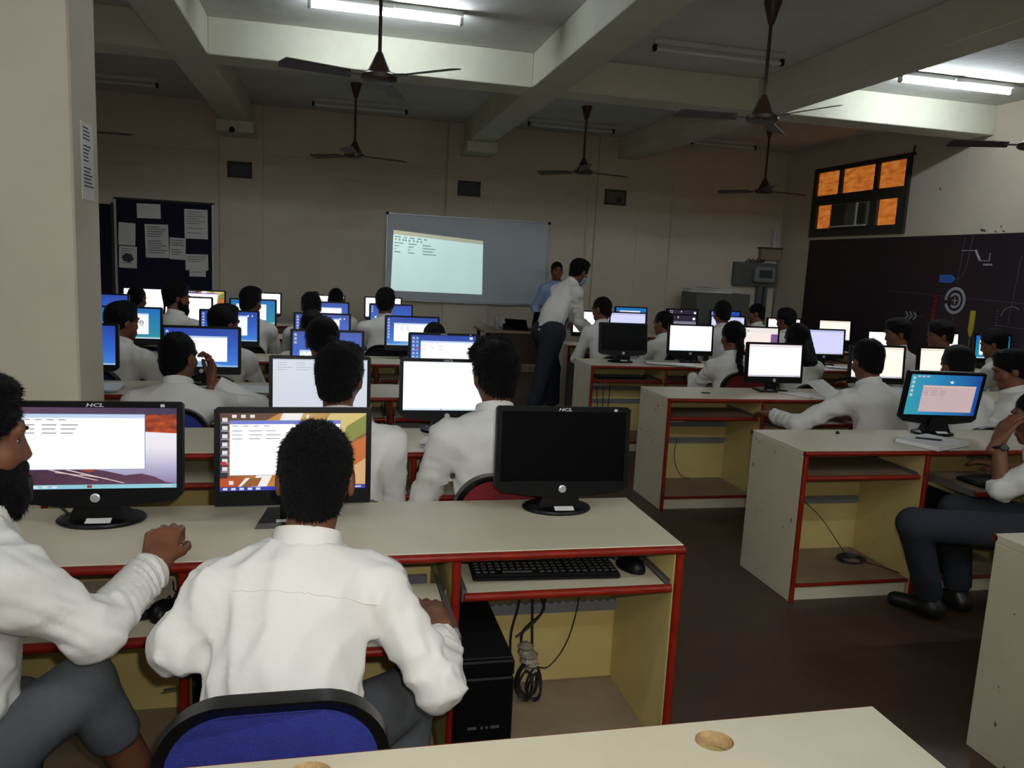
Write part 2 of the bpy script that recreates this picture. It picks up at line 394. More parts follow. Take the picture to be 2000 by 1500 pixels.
# ------------------------------------------------------------------ front wall fittings
wb = empty('whiteboard', (0, YF, 0), 'large aluminium framed whiteboard with a projected program window', 'whiteboard')
WX0, WX1, WBZ0, WBZ1 = .75, 3.04, 1.01, 2.165
MB().box(WX0, WX1, -.03, -.036-.01, WBZ0, WBZ1).obj('board_surface', M_WB, wb)
for nm, a in (('frame_rail', (WX0-.02, WX1+.02, WBZ1, WBZ1+.025)), ('frame_rail', (WX0-.02, WX1+.02, WBZ0-.025, WBZ0)), ('frame_rail', (WX0-.025, WX0, WBZ0, WBZ1)), ('frame_rail', (WX1, WX1+.025, WBZ0, WBZ1))):
    MB().box(a[0], a[1], -.055, -.028, a[2], a[3], ch=.003).obj(nm, M_ALU, wb)
for cxp in (WX0-.012, WX1+.012):
    for cz in (WBZ0-.012, WBZ1+.012): MB().box(cxp-.018, cxp+.018, -.06, -.026, cz-.018, cz+.018, ch=.004).obj('corner_cap', M_BLACKM, wb)
MB().box(WX0+.4, WX1-.4, -.1, -.05, WBZ0-.03, WBZ0-.02, ch=.002).obj('pen_ledge', M_ALU, wb)
# conduits
def conduit(pts, lab, r=.009): tag(MB().tube(pts, r, 6).obj('conduit', M_WALL, smooth=True), lab, 'conduit')
conduit([(1.53, YF-.012, 3.4), (1.53, YF-.012, 2.2)], 'thin cream conduit running down the wall to the whiteboard')
conduit([(3.62, YF-.012, 3.4), (3.62, YF-.012, .1)], 'thin cream conduit beside the small right picture')
conduit([(1.1, YF-.012, 1.0), (1.1, YF-.012, .1)], 'thin cream conduit below the whiteboard, left')
conduit([(2.2, YF-.045, 1.0), (2.2, YF-.045, .1)], 'thin cream conduit below the whiteboard, right')
conduit([(4.95, YF-.012, 2.9), (4.95, YF-.012, .1)], 'thin cream conduit left of the grey cabinet')
conduit([(-4.4, YF-.012, 2.83), (-1.5, YF-.012, 2.83)], 'horizontal conduit above the notice board')
conduit([(-.85, YF-.012, 2.83), (1.5, YF-.012, 2.83)], 'horizontal conduit behind the far left fan')
# small framed pictures / vents
def small_frame(x0, x1, z0, z1, lab, pic, y=YF):
    e = empty('picture_frame', ((x0+x1)/2, y, z0), lab, 'picture'); hw = (x1-x0)/2; hh = z1-z0
    for a in ((-hw, hw, 0, .022), (-hw, hw, hh-.022, hh), (-hw, -hw+.022, .022, hh-.022), (hw-.022, hw, .022, hh-.022)):
        MB().box(a[0], a[1], -.03, 0, a[2], a[3]).obj('frame_bar', M_FRAMEDARK, e)
    MB().box(-hw+.02, hw-.02, -.016, 0, .02, hh-.02).obj('picture', pic, e)
    return e
P_DARK = mat('dark_picture', (34, 36, 42), .5, var=.3, vscale=14)
P_LIGHT = mat('faded_picture', (104, 98, 82), .6, var=.3, vscale=12)
small_frame(-1.345, -1.04, 2.51, 2.715, 'small dark framed picture high above the notice board', P_DARK, YF-.035)
small_frame(1.7, 2.02, 2.48, 2.685, 'small dark framed picture high above the whiteboard', P_DARK, YF-.035)
e = small_frame(3.865, 4.19, 2.5, 2.715, 'small faded framed picture right of the whiteboard', P_LIGHT, YF-.035)
MB().box(.02, .1, -.018, -.014, .04, .12).obj('dark_figure', P_DARK, e)
tag(MB().lathe([(.02, 0), (.035, .015), (.03, .05), (.012, .065)], (-1.22, 10.55, 3.0), 14).obj('dome_camera', M_BLACKM, smooth=True), 'tiny black dome camera under the beam end', 'camera')

# notice board
nbd = empty('notice_board', (0, YF, 0), 'navy notice board with pinned papers', 'notice board')
MB().box(-2.7, -1.545, -.03, 0, .62, 2.14).obj('felt_board', M_NAVY, nbd)
for a in ((-2.73, -1.515, 2.14, 2.165), (-2.73, -1.515, .595, .62), (-2.73, -2.7, .62, 2.14), (-1.545, -1.515, .62, 2.14)):
    MB().box(a[0], a[1], -.04, 0, a[2], a[3]).obj('frame_bar', M_ALU if a[1]-a[0] < .1 else M_FRAMEDARK, nbd)
nlab = ['blank landscape sheet pinned at the top of the notice board', 'plain sheet pinned at the upper left edge of the notice board', 'large printed notice in the middle of the notice board', 'tall sheet pinned at the top right of the notice board', 'narrow sheet right of the large printed notice', 'sheet with a dark picture pinned at the lower left', 'tilted sheet pinned at the lower right of the notice board', 'small sheet tucked under the tilted lower right sheet']
nps = [(-2.456, -2.171, 1.92, 2.105), (-2.681, -2.479, 1.562, 1.849), (-2.363, -2.079, 1.42, 1.849), (-1.883, -1.596, 1.69, 2.07), (-2.069, -1.872, 1.41, 1.69), (-2.681, -2.467, 1.272, 1.55), (-1.877, -1.593, 1.28, 1.49), (-1.829, -1.625, 1.198, 1.29)]
random.seed(8)
for (x0, x1, z0, z1), l in zip(nps, nlab):
    cx, cz = (x0+x1)/2, (z0+z1)/2
    e = empty('pinned_notice', (cx, YF-.032, cz), l, 'paper', 'papers on the notice board'); e.rotation_euler = (0, random.uniform(-.03, .03), 0)
    if 'small' in l: e.location.y += .001
    w2, h2 = (x1-x0)/2, (z1-z0)/2
    MB().box(-w2, w2, -.002, 0, -h2, h2).obj('sheet', M_PAPER, e)
    if 'printed' in l or 'tall' in l or 'tilted' in l or 'picture' in l:
        mb = MB(); n = int(h2*2/.03)
        for i in range(1, n-1):
            if random.random() < .75: mb.box(-w2*.8, w2*random.uniform(.2, .85), -.003, -.002, h2-i*.03-.008, h2-i*.03)
        mb.obj('print_lines', mat('faint_print', (120, 120, 124), .8) if 'printed' not in l else M_INK, e)
    if 'dark picture' in l:
        MB().prism([(-.06, -.05), (.02, -.07), (.07, -.03), (.05, .03), (-.02, .05), (-.07, .01)], lambda q: (q[0], -.004, q[1]), lambda q: (q[0], -.002, q[1])).obj('dark_print', M_INK, e)
# second board edge at far left
o = empty('dark_board', (-3.3, YF, 1.0), 'dark board partly hidden behind the cream pillar', 'notice board')
MB().box(-.6, .535, -.03, 0, -.3, 1.07).obj('felt_board', M_NAVY, o); MB().box(.535, .56, -.04, 0, -.32, 1.09).obj('frame_bar', M_FRAMEDARK, o)
# paper stuck on the pillar (side face x=-1.02)
e = empty('taped_notice', (-1.02, 3.77, 1.9), 'printed timetable sheet taped on the pillar side', 'paper')
MB().box(0, .002, -.085, .085, -.17, .15).obj('sheet', M_PAPER, e)
mb = MB()
for i in range(17):
    if i in (4, 10): continue
    z = .13-i*.015; mb.box(.002, .0028, -.06, random.uniform(.0, .07), z-.006, z)
mb.obj('print_lines', M_INK, e)

# steel cabinet and devices in the corner
cab = empty('steel_cabinet', (5.55, 10.75, 0), 'grey steel cupboard in the corner with papers on top', 'cabinet')
MB().box(-.43, .43, -.25, .25, .04, 1.3, ch=.006).obj('body', M_CAB, cab)
for s in (-1, 1):
    d = MB().box(min(0, s*.42)+.004*(s > 0), max(0, s*.42)-.004*(s < 0), -.265, -.25, .07, 1.27, ch=.004).obj('door', M_CAB, cab)
    MB().box(s*.05-.008, s*.05+.008, -.285, -.262, .62, .74, ch=.004).obj('handle', M_STEEL, d)
for k, (dx, dz, ww, l) in enumerate(((-.05, 1.3, .36, 'lower stack of loose papers on the grey cupboard'), (.08, 1.335, .3, 'upper crumpled papers on the grey cupboard'))):
    mb = MB()
    for i in range(4):
        a = random.uniform(-.2, .2); mb.box(-ww, ww*.8, -.15, .15, i*.009, i*.009+.007, mtx=Matrix.Translation((5.5+dx, 10.75, dz)) @ Matrix.Rotation(a, 4, 'Z') @ Matrix.Rotation(.02*i, 4, 'Y'))
    tag(mb.obj('paper_stack', M_PAPER), l, 'papers', 'papers on the cupboard')
pn = empty('electrical_panel', (6.52, YF, 1.42), 'grey electrical distribution panel on the corner wall', 'electrical panel')
MB().box(-.5, .22, -.1, 0, 0, .36, ch=.008).obj('back_box', M_CAB, pn)
MB().box(-.2, .14, -.2, -.1, .06, .3, ch=.02).obj('meter_cover', M_GREYBOX, pn)
MB().box(-.14, .08, -.205, -.2, .13, .25).obj('display_window', M_INK, pn)
MB().box(-.08, .0, -.09, -.02, -.9, 0).obj('cable_trunk', M_CAB, pn); MB().box(.04, .09, -.09, -.02, -.9, 0).obj('cable_trunk', M_CAB, pn)
for i in range(5): MB().tube([(-.3+i*.06, -.05, .36), (-.28+i*.07, -.1, .41), (-.22+i*.05, -.06, .37)], .01, 6).obj('loose_wire', M_WIRE, pn)
bx = empty('wall_shelf_box', (6.62, YF, 1.83), 'small wooden switch box near the room corner', 'box')
MB().box(-.18, .16, -.09, 0, 0, .17, ch=.005).obj('box_body', M_SHELF, bx); MB().box(-.2, .18, -.11, 0, .17, .19).obj('lid', M_WOOD, bx)
MB().tube([(.05, -.05, .19), (.05, -.05, .45)], .03, 10).obj('white_pipe', M_BATTEN, bx)
MB().tube([(.15, -.03, 0), (.15, -.03, -1.2)], .012, 6).obj('down_pipe', M_CAB, bx)

# ------------------------------------------------------------------ tube lights
def tube_light(x0, x1, y, on, lab):
    L = x1-x0; e = empty('tube_light', ((x0+x1)/2, y, ZC), lab, 'light', 'ceiling tube lights')
    MB().box(-L/2, L/2, -.035, .035, -.045, 0, ch=.006).obj('batten', M_BATTEN, e)
    for s in (-1, 1): MB().box(s*(L/2-.012)-.014, s*(L/2-.012)+.014, -.022, .022, -.1, -.045, ch=.004).obj('tube_holder', M_BATTEN if on else M_BLACKM, e)
    MB().tube([(-L/2+.015, 0, -.08), (L/2-.015, 0, -.08)], .017, 14).obj('tube', M_TUBEON if on else M_TUBEOFF, e, smooth=True)
    MB().box(-.05, .05, -.05, -.03, -.05, -.015, ch=.004).obj('choke_box', M_BATTEN, e)
    return e
tube_light(-.2, .96, 6.37, True, 'brightly lit tube light beyond the nearest fan')
tube_light(2.57, 3.77, 6.44, False, 'unlit tube light beside the near right fan')
tube_light(4.98, 6.2, 6.5, True, 'brightly lit tube light in the window bay')
tube_light(-.26, .9, 10.34, False, 'unlit tube light by the wall behind the far left fan')
tube_light(2.47, 3.66, 10.35, False, 'unlit tube light by the wall behind the far middle fan')
tube_light(-2.95, -1.97, 10.12, False, 'unlit tube light above the notice board')
tube_light(4.9, 5.9, 10.6, False, 'unlit tube light in the far window corner')

tube_light(-.5, .7, -.3, True, 'added unseen tube light above the camera')  # tubes from here on are out of view, added to brighten the room
tube_light(-.5, .7, -1.9, True, 'added unseen tube light behind the camera')
tube_light(2.4, 3.6, -.3, True, 'added unseen tube light behind the camera in the middle bay')
tube_light(2.4, 3.6, -1.9, True, 'added unseen tube light at the rear of the middle bay')
tube_light(4.8, 6.0, -.3, True, 'added unseen tube light behind the camera in the window bay')
tube_light(-3.4, -2.2, -1.5, True, 'added unseen tube light at the rear left of the room')
tube_light(-3.4, -2.2, 1.2, True, 'added unseen tube light in the bay left of the pillar')
# ------------------------------------------------------------------ ceiling fans (standing still)
def fan(x, y, hub, ang, lab):
    e = empty('ceiling_fan', (x, y, hub), lab, 'ceiling fan', 'ceiling fans'); top = ZC-hub
    MB().lathe([(.012, top-.16), (.022, top-.15), (.055, top-.03), (.062, top-.01), (.062, top)], n=20).obj('ceiling_cup', M_FAN, e, smooth=True)
    MB().tube([(0, 0, .1), (0, 0, top-.14)], .0125, 10).obj('down_rod', M_FAN, e, smooth=True)
    MB().lathe([(.03, -.04), (.095, -.035), (.115, -.02), (.115, .005), (.08, .02), (.055, .07), (.028, .13), (.018, .15)], n=26).obj('motor_cover', M_FAN, e, smooth=True)
    for k in range(3):
        a = ang + k*2*math.pi/3
        m = Matrix.Rotation(a, 4, 'Z')
        b = MB().prism([(.17, -.055), (.62, -.068), (.63, .0), (.6, .066), (.2, .05)], lambda q: m @ Vector((q[0], q[1], -.008 + q[1]*.22)), lambda q: m @ Vector((q[0], q[1], -.003+q[1]*.22))).obj('blade', M_FAN, e)
        MB().box(.09, .22, -.02, .02, -.01, -.002, mtx=m).obj('blade_bracket', M_FAN, b)
fan(.236, 9.3, 2.69, math.radians(20), 'far left ceiling fan in front of the whiteboard wall')
fan(2.93, 9.3, 2.71, math.radians(15), 'far middle ceiling fan to the right above the whiteboard')
fan(5.35, 9.3, 2.65, math.radians(8), 'far right ceiling fan beside the orange window')
fan(.28, 5.35, 2.7, math.radians(75), 'near ceiling fan hanging before the lit tube light')
fan(2.98, 5.3, 2.68, math.radians(50), 'near right ceiling fan before the unlit tube light')
fan(5.33, 5.3, 2.68, math.radians(40), 'ceiling fan cut off at the right picture edge')
fan(-2.7, 9.3, 2.72, math.radians(0), 'ceiling fan mostly hidden behind the pillar')

# ------------------------------------------------------------------ projector light: a real textured beam thrown on the whiteboard
def projector():
    l = bpy.data.lights.new('projector_lamp', 'SPOT'); l.energy = 1750; l.shadow_soft_size = .004; l.spot_size = math.radians(26); l.spot_blend = 0
    o = bpy.data.objects.new('projector_lamp', l); COL.objects.link(o)
    src = Vector((1.0, 4.6, 3.1)); tgt = Vector((1.455, YF-.046, 1.535))
    f = (tgt-src).normalized(); r = f.cross(Vector((0, 0, 1))).normalized(); u = r.cross(f)
    # slightly rolled like the keystoned picture
    M = Matrix(((r.x, u.x, -f.x, src.x), (r.y, u.y, -f.y, src.y), (r.z, u.z, -f.z, src.z), (0, 0, 0, 1)))
    o.matrix_world = M
    l.use_nodes = True; nt = l.node_tree; em = nt.nodes['Emission']
    tc = nt.nodes.new('ShaderNodeTexCoord'); sp = nt.nodes.new('ShaderNodeSeparateXYZ'); nt.links.new(tc.outputs['Normal'], sp.inputs[0])
    def mth(op, a, b=None):
        n = nt.nodes.new('ShaderNodeMath'); n.operation = op
        for i, q in enumerate((a, b)):
            if q is None: continue
            if isinstance(q, (int, float)): n.inputs[i].default_value = q
            else: nt.links.new(q, n.inputs[i])
        return n.outputs[0]
    az = mth('ABSOLUTE', sp.outputs[2]); px = mth('DIVIDE', sp.outputs[0], az); py = mth('DIVIDE', sp.outputs[1], az)
    def uvof(P):
        d = M.inverted() @ Vector(P); return d.x/-d.z, d.y/-d.z
    yb = YF-.046
    bl, br, tl, tr = (uvof(p) for p in ((.827, yb, 1.12), (2.10, yb, 1.116), (.812, yb, 1.955), (2.104, yb, 1.873)))
    cx = (bl[0]+br[0]+tl[0]+tr[0])/4
    def rect(u0, u1, v0, v1):
        # u,v in 0..1 of the picture, v measured along the (sloping) left-right edges
        c = mth('MULTIPLY', mth('GREATER_THAN', uu, u0), mth('LESS_THAN', uu, u1))
        return mth('MULTIPLY', c, mth('MULTIPLY', mth('GREATER_THAN', vv, v0), mth('LESS_THAN', vv, v1)))
    uu = mth('DIVIDE', mth('SUBTRACT', px, (bl[0]+tl[0])/2), (br[0]+tr[0])/2-(bl[0]+tl[0])/2)
    ht = mth('ADD', mth('MULTIPLY', uu, (tr[1]-br[1])-(tl[1]-bl[1])), tl[1]-bl[1])
    base = mth('ADD', mth('MULTIPLY', uu, br[1]-bl[1]), bl[1])
    vv = mth('DIVIDE', mth('SUBTRACT', py, base), ht)
    col = (.76, 1.0, .90, 1)
    cur = None
    def over(prev, mask, c):
        mx = nt.nodes.new('ShaderNodeMix'); mx.data_type = 'RGBA'; nt.links.new(mask, mx.inputs['Factor'])
        if prev is None: mx.inputs['A'].default_value = (0, 0, 0, 1)
        else: nt.links.new(prev, mx.inputs['A'])
        mx.inputs['B'].default_value = c; return mx.outputs['Result']
    cur = over(cur, rect(0, 1, 0, 1), col)
    cur = over(cur, rect(0, 1, .93, 1), (.52, .50, .30, 1))
    ink = (.12, .2, .18, 1)
    random.seed(3)
    for u, wd in ((.015, .07), (.115, .035), (.18, .055), (.265, .05), (.34, .035)): cur = over(cur, rect(u, u+wd, .885, .905), ink)
    for u in (.02, .06, .1, .13, .17, .22, .26, .3): cur = over(cur, rect(u, u+.018, .835, .865), ink)
    for row, ws in ((.785, (.1, .09, .09)), (.735, (.055, .055, .14)), (.685, (.02, .015, .12)), (.635, (.07, .07, .15))):
        for u, wd in zip((.015, .17, .325), ws): cur = over(cur, rect(u, u+wd, row, row+.016), ink)
    cur = over(cur, rect(.02, .98, .815, .818), (.5, .75, .68, 1))
    nt.links.new(cur, em.inputs['Color'])
    em.inputs['Strength'].default_value = 1.0
projector()
# ------------------------------------------------------------------ desks
DD = .475; DH = .75
def desk(lab, x0, posts, y0, pulls=(), notray=(), hole=(), race2=True, traym=None):
    """long computer desk: posts = x of every upright (first and last are the end panels)"""
    xs = posts; xa, xb = xs[0], xs[-1]; y1 = y0+DD; th = .011
    e = empty('computer_desk', ((xa+xb)/2, y0, 0), lab, 'desk', 'rows of computer desks'); ox = (xa+xb)/2
    def L(mb): # shift to desk origin
        mb.v = [(p[0]-ox, p[1]-y0, p[2]) for p in mb.v]; return mb
    def trim(a, b, parent, vertical=False, r=.0125):
        mb = MB(); mb.tube([a, b], r, 10); L(mb).obj('edge_beading', M_RED, parent, smooth=True)
    # worktop, with cable holes cut through it
    mb = MB()
    if hole:
        bm = bmesh.new(); cuts = sorted(hole); edges = [xa] + [c+.09 for c, _ in cuts[:-1]] + [xb]
        for (cx, cyy), a, b in zip(cuts, edges[:-1], edges[1:]):
            n = 24; ring = [(cx+.034*math.cos(2*math.pi*i/n), cyy+.030*math.sin(2*math.pi*i/n)) for i in range(n)]
            def outer(i):
                an = 2*math.pi*i/n; c, s = math.cos(an), math.sin(an)
                t = min(((b-cx)/c if c > 1e-6 else 1e9), ((a-cx)/c if c < -1e-6 else 1e9), ((y1-cyy)/s if s > 1e-6 else 1e9), ((y0-cyy)/s if s < -1e-6 else 1e9))
                return (cx+c*t, cyy+s*t)
            out = [outer(i) for i in range(n)]
            corners = [(b, y1), (a, y1), (a, y0), (b, y0)]
            for z, fl in ((.75, False), (.722, True)):
                vs = [(p[0], p[1], z) for p in ring] + [(p[0], p[1], z) for p in out]
                fs = [(i, n+i, n+(i+1) % n, (i+1) % n) for i in range(n)]
                if fl: fs = [f[::-1] for f in fs]
                mb.add(vs, fs)
                for c in corners:  # corner triangles
                    an = math.atan2(c[1]-cyy, c[0]-cx) % (2*math.pi); i = int(an/(2*math.pi)*n); p, q = out[i], out[(i+1) % n]
                    t = [(p[0], p[1], z), (c[0], c[1], z), (q[0], q[1], z)]; mb.add(t[::-1] if fl else t, [(0, 1, 2)])
            mb.add([(p[0], p[1], .75) for p in ring] + [(p[0], p[1], .722) for p in ring], [(i, (i+1) % n, n+(i+1) % n, n+i) for i in range(n)], 1)
        mb.add([(xa, y0, .722), (xb, y0, .722), (xb, y0, .75), (xa, y0, .75)], [(0, 1, 2, 3)]); mb.add([(xa, y1, .722), (xb, y1, .722), (xb, y1, .75), (xa, y1, .75)], [(3, 2, 1, 0)])
        mb.add([(xa, y0, .722), (xa, y1, .722), (xa, y1, .75), (xa, y0, .75)], [(3, 2, 1, 0)]); mb.add([(xb, y0, .722), (xb, y1, .722), (xb, y1, .75), (xb, y0, .75)], [(0, 1, 2, 3)])
        top = L(mb).obj('desk_top', [M_LAM, mat('raw_chipboard', (205, 170, 120), .8, var=.4, vscale=60)], e, fix=False)
    else:
        top = L(mb.box(xa, xb, y0, y1, .722, .75, ch=.002)).obj('desk_top', M_LAM, e)
    trim((xa, y0-.004, .736), (xb, y0-.004, .736), top)
    trim((xa, y1+.001, .736), (xb, y1+.001, .736), top, r=.0125)
    for i, x in enumerate(xs):
        xx = x+th if i == 0 else (x-th if i == len(xs)-1 else x)
        nm = 'end_panel' if i in (0, len(xs)-1) else 'divider_panel'
        p = L(MB().box(xx-th, xx+th, y0+.002, y1-.004, 0, .7215, ch=.002)).obj(nm, M_PANEL if nm == 'end_panel' else M_INNER, e)
        trim((xx, y0-.003, .0), (xx, y0-.003, .725), p, r=.0125)
        if nm == 'end_panel':   # inside face board
            s = 1 if i == 0 else -1
            L(MB().box(xx+s*th, xx+s*(th+.003), y0+.004, y1-.03, .09, .72) if s > 0 else MB().box(xx-th-.003, xx-th, y0+.004, y1-.03, .09, .72)).obj('inner_face', M_INNER, p)
    bk = L(MB().box(xa+.02, xb-.02, y1-.022, y1-.006, .02, .7215)).obj('back_panel', M_INNER, e)
    for i in range(len(xs)-1):
        a, b = xs[i]+.0235, xs[i+1]-.0235
        sh = L(MB().box(a, b, y0+.012, y1-.0225, .07, .088)).obj('bottom_shelf', M_SHELF, e)
        trim((a, y0+.006, .079), (b, y0+.006, .079), sh, r=.0095)
        L(MB().box(a, b, y0+.016, y0+.03, 0, .07)).obj('plinth', M_LAM, e)
        rc = L(MB().box(a, b, y1-.042, y1-.0225, .35, .385)).obj('cable_raceway', M_RACE, e)
        mb = MB()
        k = int((b-a)/.03)
        for j in range(k): mb.box(a+.008+j*.03, a+.02+j*.03, y1-.0435, y1-.024, .3855, .388)
        L(mb).obj('raceway_slots', mat('raceway_slot', (150, 150, 158), .5), rc)
        if race2: L(MB().box(a, b, y1-.042, y1-.0225, .47, .505)).obj('cable_raceway', M_RACE, e)
        if i in notray: continue
        pull = dict(pulls).get(i, 0.0); ty = y0+.012-pull
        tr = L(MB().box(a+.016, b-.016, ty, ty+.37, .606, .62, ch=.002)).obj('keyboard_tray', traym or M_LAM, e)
        trim((a+.004, ty-.004, .612), (b-.004, ty-.004, .612), tr, r=.0125)
        for xx in (a+.0005, b-.0135): L(MB().box(xx, xx+.013, ty+.012, ty+.37, .598, .628)).obj('drawer_slide', M_STEEL, tr)
        for xx in (a-.0005, b-.0025): L(MB().box(xx, xx+.003, y0+.02, y1-.03, .592, .634)).obj('runner_rail', M_STEEL, e)
    return e
PL = [-1.07, -.36, .35, 1.03]
desk('near cream desk top with round cable holes at the bottom edge', 0, [-1.07, -.36, .35, 1.01], 1.187-DD, hole=((-.022, 1.145), (.654, 1.13)))
desk('cream desk with red edges under the three nearest monitors', 0, PL, 2.055, pulls={0: .165, 1: .28}.items())
desk('second cream desk of the left block, beside the pillar', 0, PL, 3.225, pulls={1: .2, 2: .22}.items())
desk('third cream desk of the left block with loose papers', 0, [-1.78]+PL, 4.565, pulls={1: .2}.items())
desk('fourth desk of the left block with four blue screens', 0, [-1.78]+PL, 6.06)
desk('fifth desk of the left block', 0, [-2.49, -1.78]+PL, 7.75)
desk('farthest desk of the left block, nearest the whiteboard', 0, [-2.49, -1.78]+PL, 9.2)
PR = [2.18+.683*i for i in range(7)]
desk('cream desk end standing at the right picture edge', 0, [2.14, 2.82, 3.5], 2.06-DD)
desk('nearest full cream desk right of the aisle, open empty bay', 0, PR[:5], 3.205, pulls={1: .3}.items(), traym=M_TRAYSHADE)
desk('second cream desk right of the aisle with an empty lit corner', 0, [2.13+.683*i for i in range(6)], 4.645, pulls={1: .2}.items(), traym=M_TRAYSHADE)
desk('third cream desk right of the aisle with a switched-off monitor', 0, [2.145+.683*i for i in range(6)]+[6.22, 6.76], 6.25, traym=M_TRAYSHADE)
desk('fourth desk right of the aisle where the masked man leans', 0, [2.44+.683*i for i in range(6)], 7.9)
desk('farthest desk right of the aisle near the grey cupboard', 0, [3.3+.683*i for i in range(5)], 9.2)

# ------------------------------------------------------------------ monitors
SW, SH = .412, .226          # lit area
def quad_uv(mb, x0, x1, z0, z1, y, mi): mb.quad([(x0, y, z0), (x1, y, z0), (x1, y, z1), (x0, y, z1)], mi)
def make_screen(style, seed, sw=SW, sh=SH):
    """picture on the lit panel, drawn as layered flat pieces; returns (mesh builder, materials)"""
    rg = random.Random(seed); mb = MB(); mats = []
    def mi(m):
        if m not in mats: mats.append(m)
        return mats.index(m)
    lay = [0]
    def R(u0, v0, u1, v1, m):           # v measured downward from the top
        lay[0] += 1; y = -.00012*lay[0]
        quad_uv(mb, (u0-.5)*sw, (u1-.5)*sw, (.5-v1)*sh, (.5-v0)*sh, y, mi(m))
    def P(pts, m):
        lay[0] += 1; y = -.00012*lay[0]
        mb.quad([((u-.5)*sw, y, (.5-v)*sh) for u, v in pts], mi(m))
    def icons(n, u, col=(225, 232, 240)):
        for i in range(n): R(u, .06+i*.105, u+.035, .06+i*.105+.05, emit(col, .9)); R(u-.008, .06+i*.105+.058, u+.043, .06+i*.105+.068, emit((200, 205, 215), .7))
    W = emit((255, 255, 255), 1.25); TXT = emit((120, 124, 134), .9)
    def window(u0, v0, u1, v1, body=W, title=(190, 212, 236)):
        R(u0-.004, v0-.006, u1+.004, v1+.006, emit((120, 150, 190), .8))
        R(u0, v0, u1, v0+.045, emit(title, 1.0)); R(u0, v0+.045, u1, v1, body)
        for k in range(4): R(u0+.015+k*.07, v0+.062, u0+.015+k*.07+.04, v0+.072, TXT)
        for k in range(3):
            for q, c in enumerate((.02, .17, .32)): R(u0+c*(u1-u0), v0+.125+k*.05, u0+(c+.06+.03*q*rg.random()+.03)*(u1-u0), v0+.135+k*.05, TXT)
    def task(col): R(0, .95, 1, 1, emit(col, 1.0)); [R(.02+i*.055, .96, .05+i*.055, .99, emit((235, 240, 245), .8)) for i in range(5)]; R(.9, .965, .97, .985, emit((220, 225, 235), .8))
    if style == 'canyon':
        R(0, 0, 1, 1, emit_grad('scr_canyon_sky', [(0, (120, 105, 150)), (.25, (180, 175, 205)), (.5, (235, 230, 240)), (.7, (240, 236, 244)), (1, (90, 75, 100))], 1.0, 1))
        R(0, 0, 1, .1, emit_grad('scr_dusk', [(0, (96, 70, 96)), (1, (66, 52, 84))], .9, 0, .8, 9))
        P([(0, .1), (1, .08), (1, .32), (.8, .30), (.6, .28), (.3, .3), (0, .28)], emit_grad('scr_redrock', [(0, (150, 60, 30)), (.5, (206, 84, 34)), (1, (120, 44, 30))], .95, 1, 1.2, 14))
        P([(0, .76), (.25, .72), (.42, .75), (.55, .78), (.68, .84), (.78, .82), (.86, .86), (.93, .93), (1, .95), (1, 1), (0, 1)], emit_grad('scr_hill', [(0, (70, 40, 60)), (1, (104, 66, 92))], .9, 0, .8, 10))
        for a, b in (((.2, .76), (.5, .9)), ((.28, .75), (.66, .935)), ((.4, .83), (.56, .88)), ((.25, .8), (.42, .84))):
            P([a, (a[0]+.015, a[1]-.006), (b[0]+.02, b[1]), b], emit((236, 214, 206), .9))
        P([(.4, .76), (.45, .74), (.5, .78), (.46, .8)], emit((170, 70, 40), .9))
        window(.06, .085, .80, .76, emit((248, 249, 255), 1.05)); task((140, 200, 215)); R(.45, .955, .48, .99, emit((170, 60, 60), .8))
    elif style == 'ribbons':
        R(0, 0, 1, 1, emit_grad('scr_ribbons', [(0, (120, 66, 30)), (.3, (190, 120, 50)), (.6, (205, 165, 95)), (1, (120, 80, 50))], .95, 0, .5, 5))
        P([(.42, 0), (.56, 0), (.30, 1), (.2, 1)], emit((246, 240, 236), .95)); P([(.75, 0), (1, 0), (1, .18), (.72, .55), (.6, .4)], emit((214, 190, 120), .95))
        P([(.86, .18), (1, .02), (1, .26), (.82, .45)], emit((134, 140, 66), .9)); P([(.8, .5), (1, .3), (1, .6), (.84, .8)], emit((196, 106, 50), .95))
        P([(.84, .8), (1, .6), (1, .95), (.86, .95)], emit((214, 172, 120), .95)); P([(0, .84), (.16, .84), (.1, .95), (0, .95)], emit((190, 78, 34), .95)); P([(.17, .84), (.2, .84), (.14, .95), (.12, .95)], emit((235, 235, 240), .95))
        P([(.2, .84), (.28, .84), (.25, .95), (.15, .95)], emit((150, 92, 40), .95)); P([(0, 0), (.4, 0), (.3, .1), (0, .1)], emit((96, 62, 44), .9)); P([(0, .1), (.05, .1), (.05, .84), (0, .84)], emit((58, 44, 60), .9))
        window(.065, .10, .815, .80, emit((255, 255, 255), 1.3), (112, 120, 206)); icons(7, .015); R(.012, .62, .042, .67, emit((210, 40, 40), .9))
        for k in range(3): R(.08+k*.06, .02, .11+k*.06, .06, emit((235, 235, 240), .9))
        R(.58, .02, .6, .07, emit((240, 235, 220), .9)); R(.06, .87, .09, .92, emit((240, 235, 235), .9)); task((52, 58, 168))
    elif style == 'off':
        R(0, 0, 1, 1, M_SCREEN)
    elif style == 'white':
        R(0, 0, 1, 1, emit((255, 255, 255), 1.35)); R(0, 0, 1, .03, emit((225, 232, 245), 1.1))
        for k in range(4): R(.02+k*.07, .045, .06+k*.07, .052, emit((215, 220, 228), 1.0))
        R(0, .965, 1, 1, emit((205, 222, 242), 1.0)); R(.42, .97, .44, .99, emit((190, 70, 70), .9))
    elif style == 'grey':
        R(0, 0, 1, 1, emit((208, 214, 226), 1.0)); R(0, 0, 1, .03, emit((190, 198, 214), 1.0))
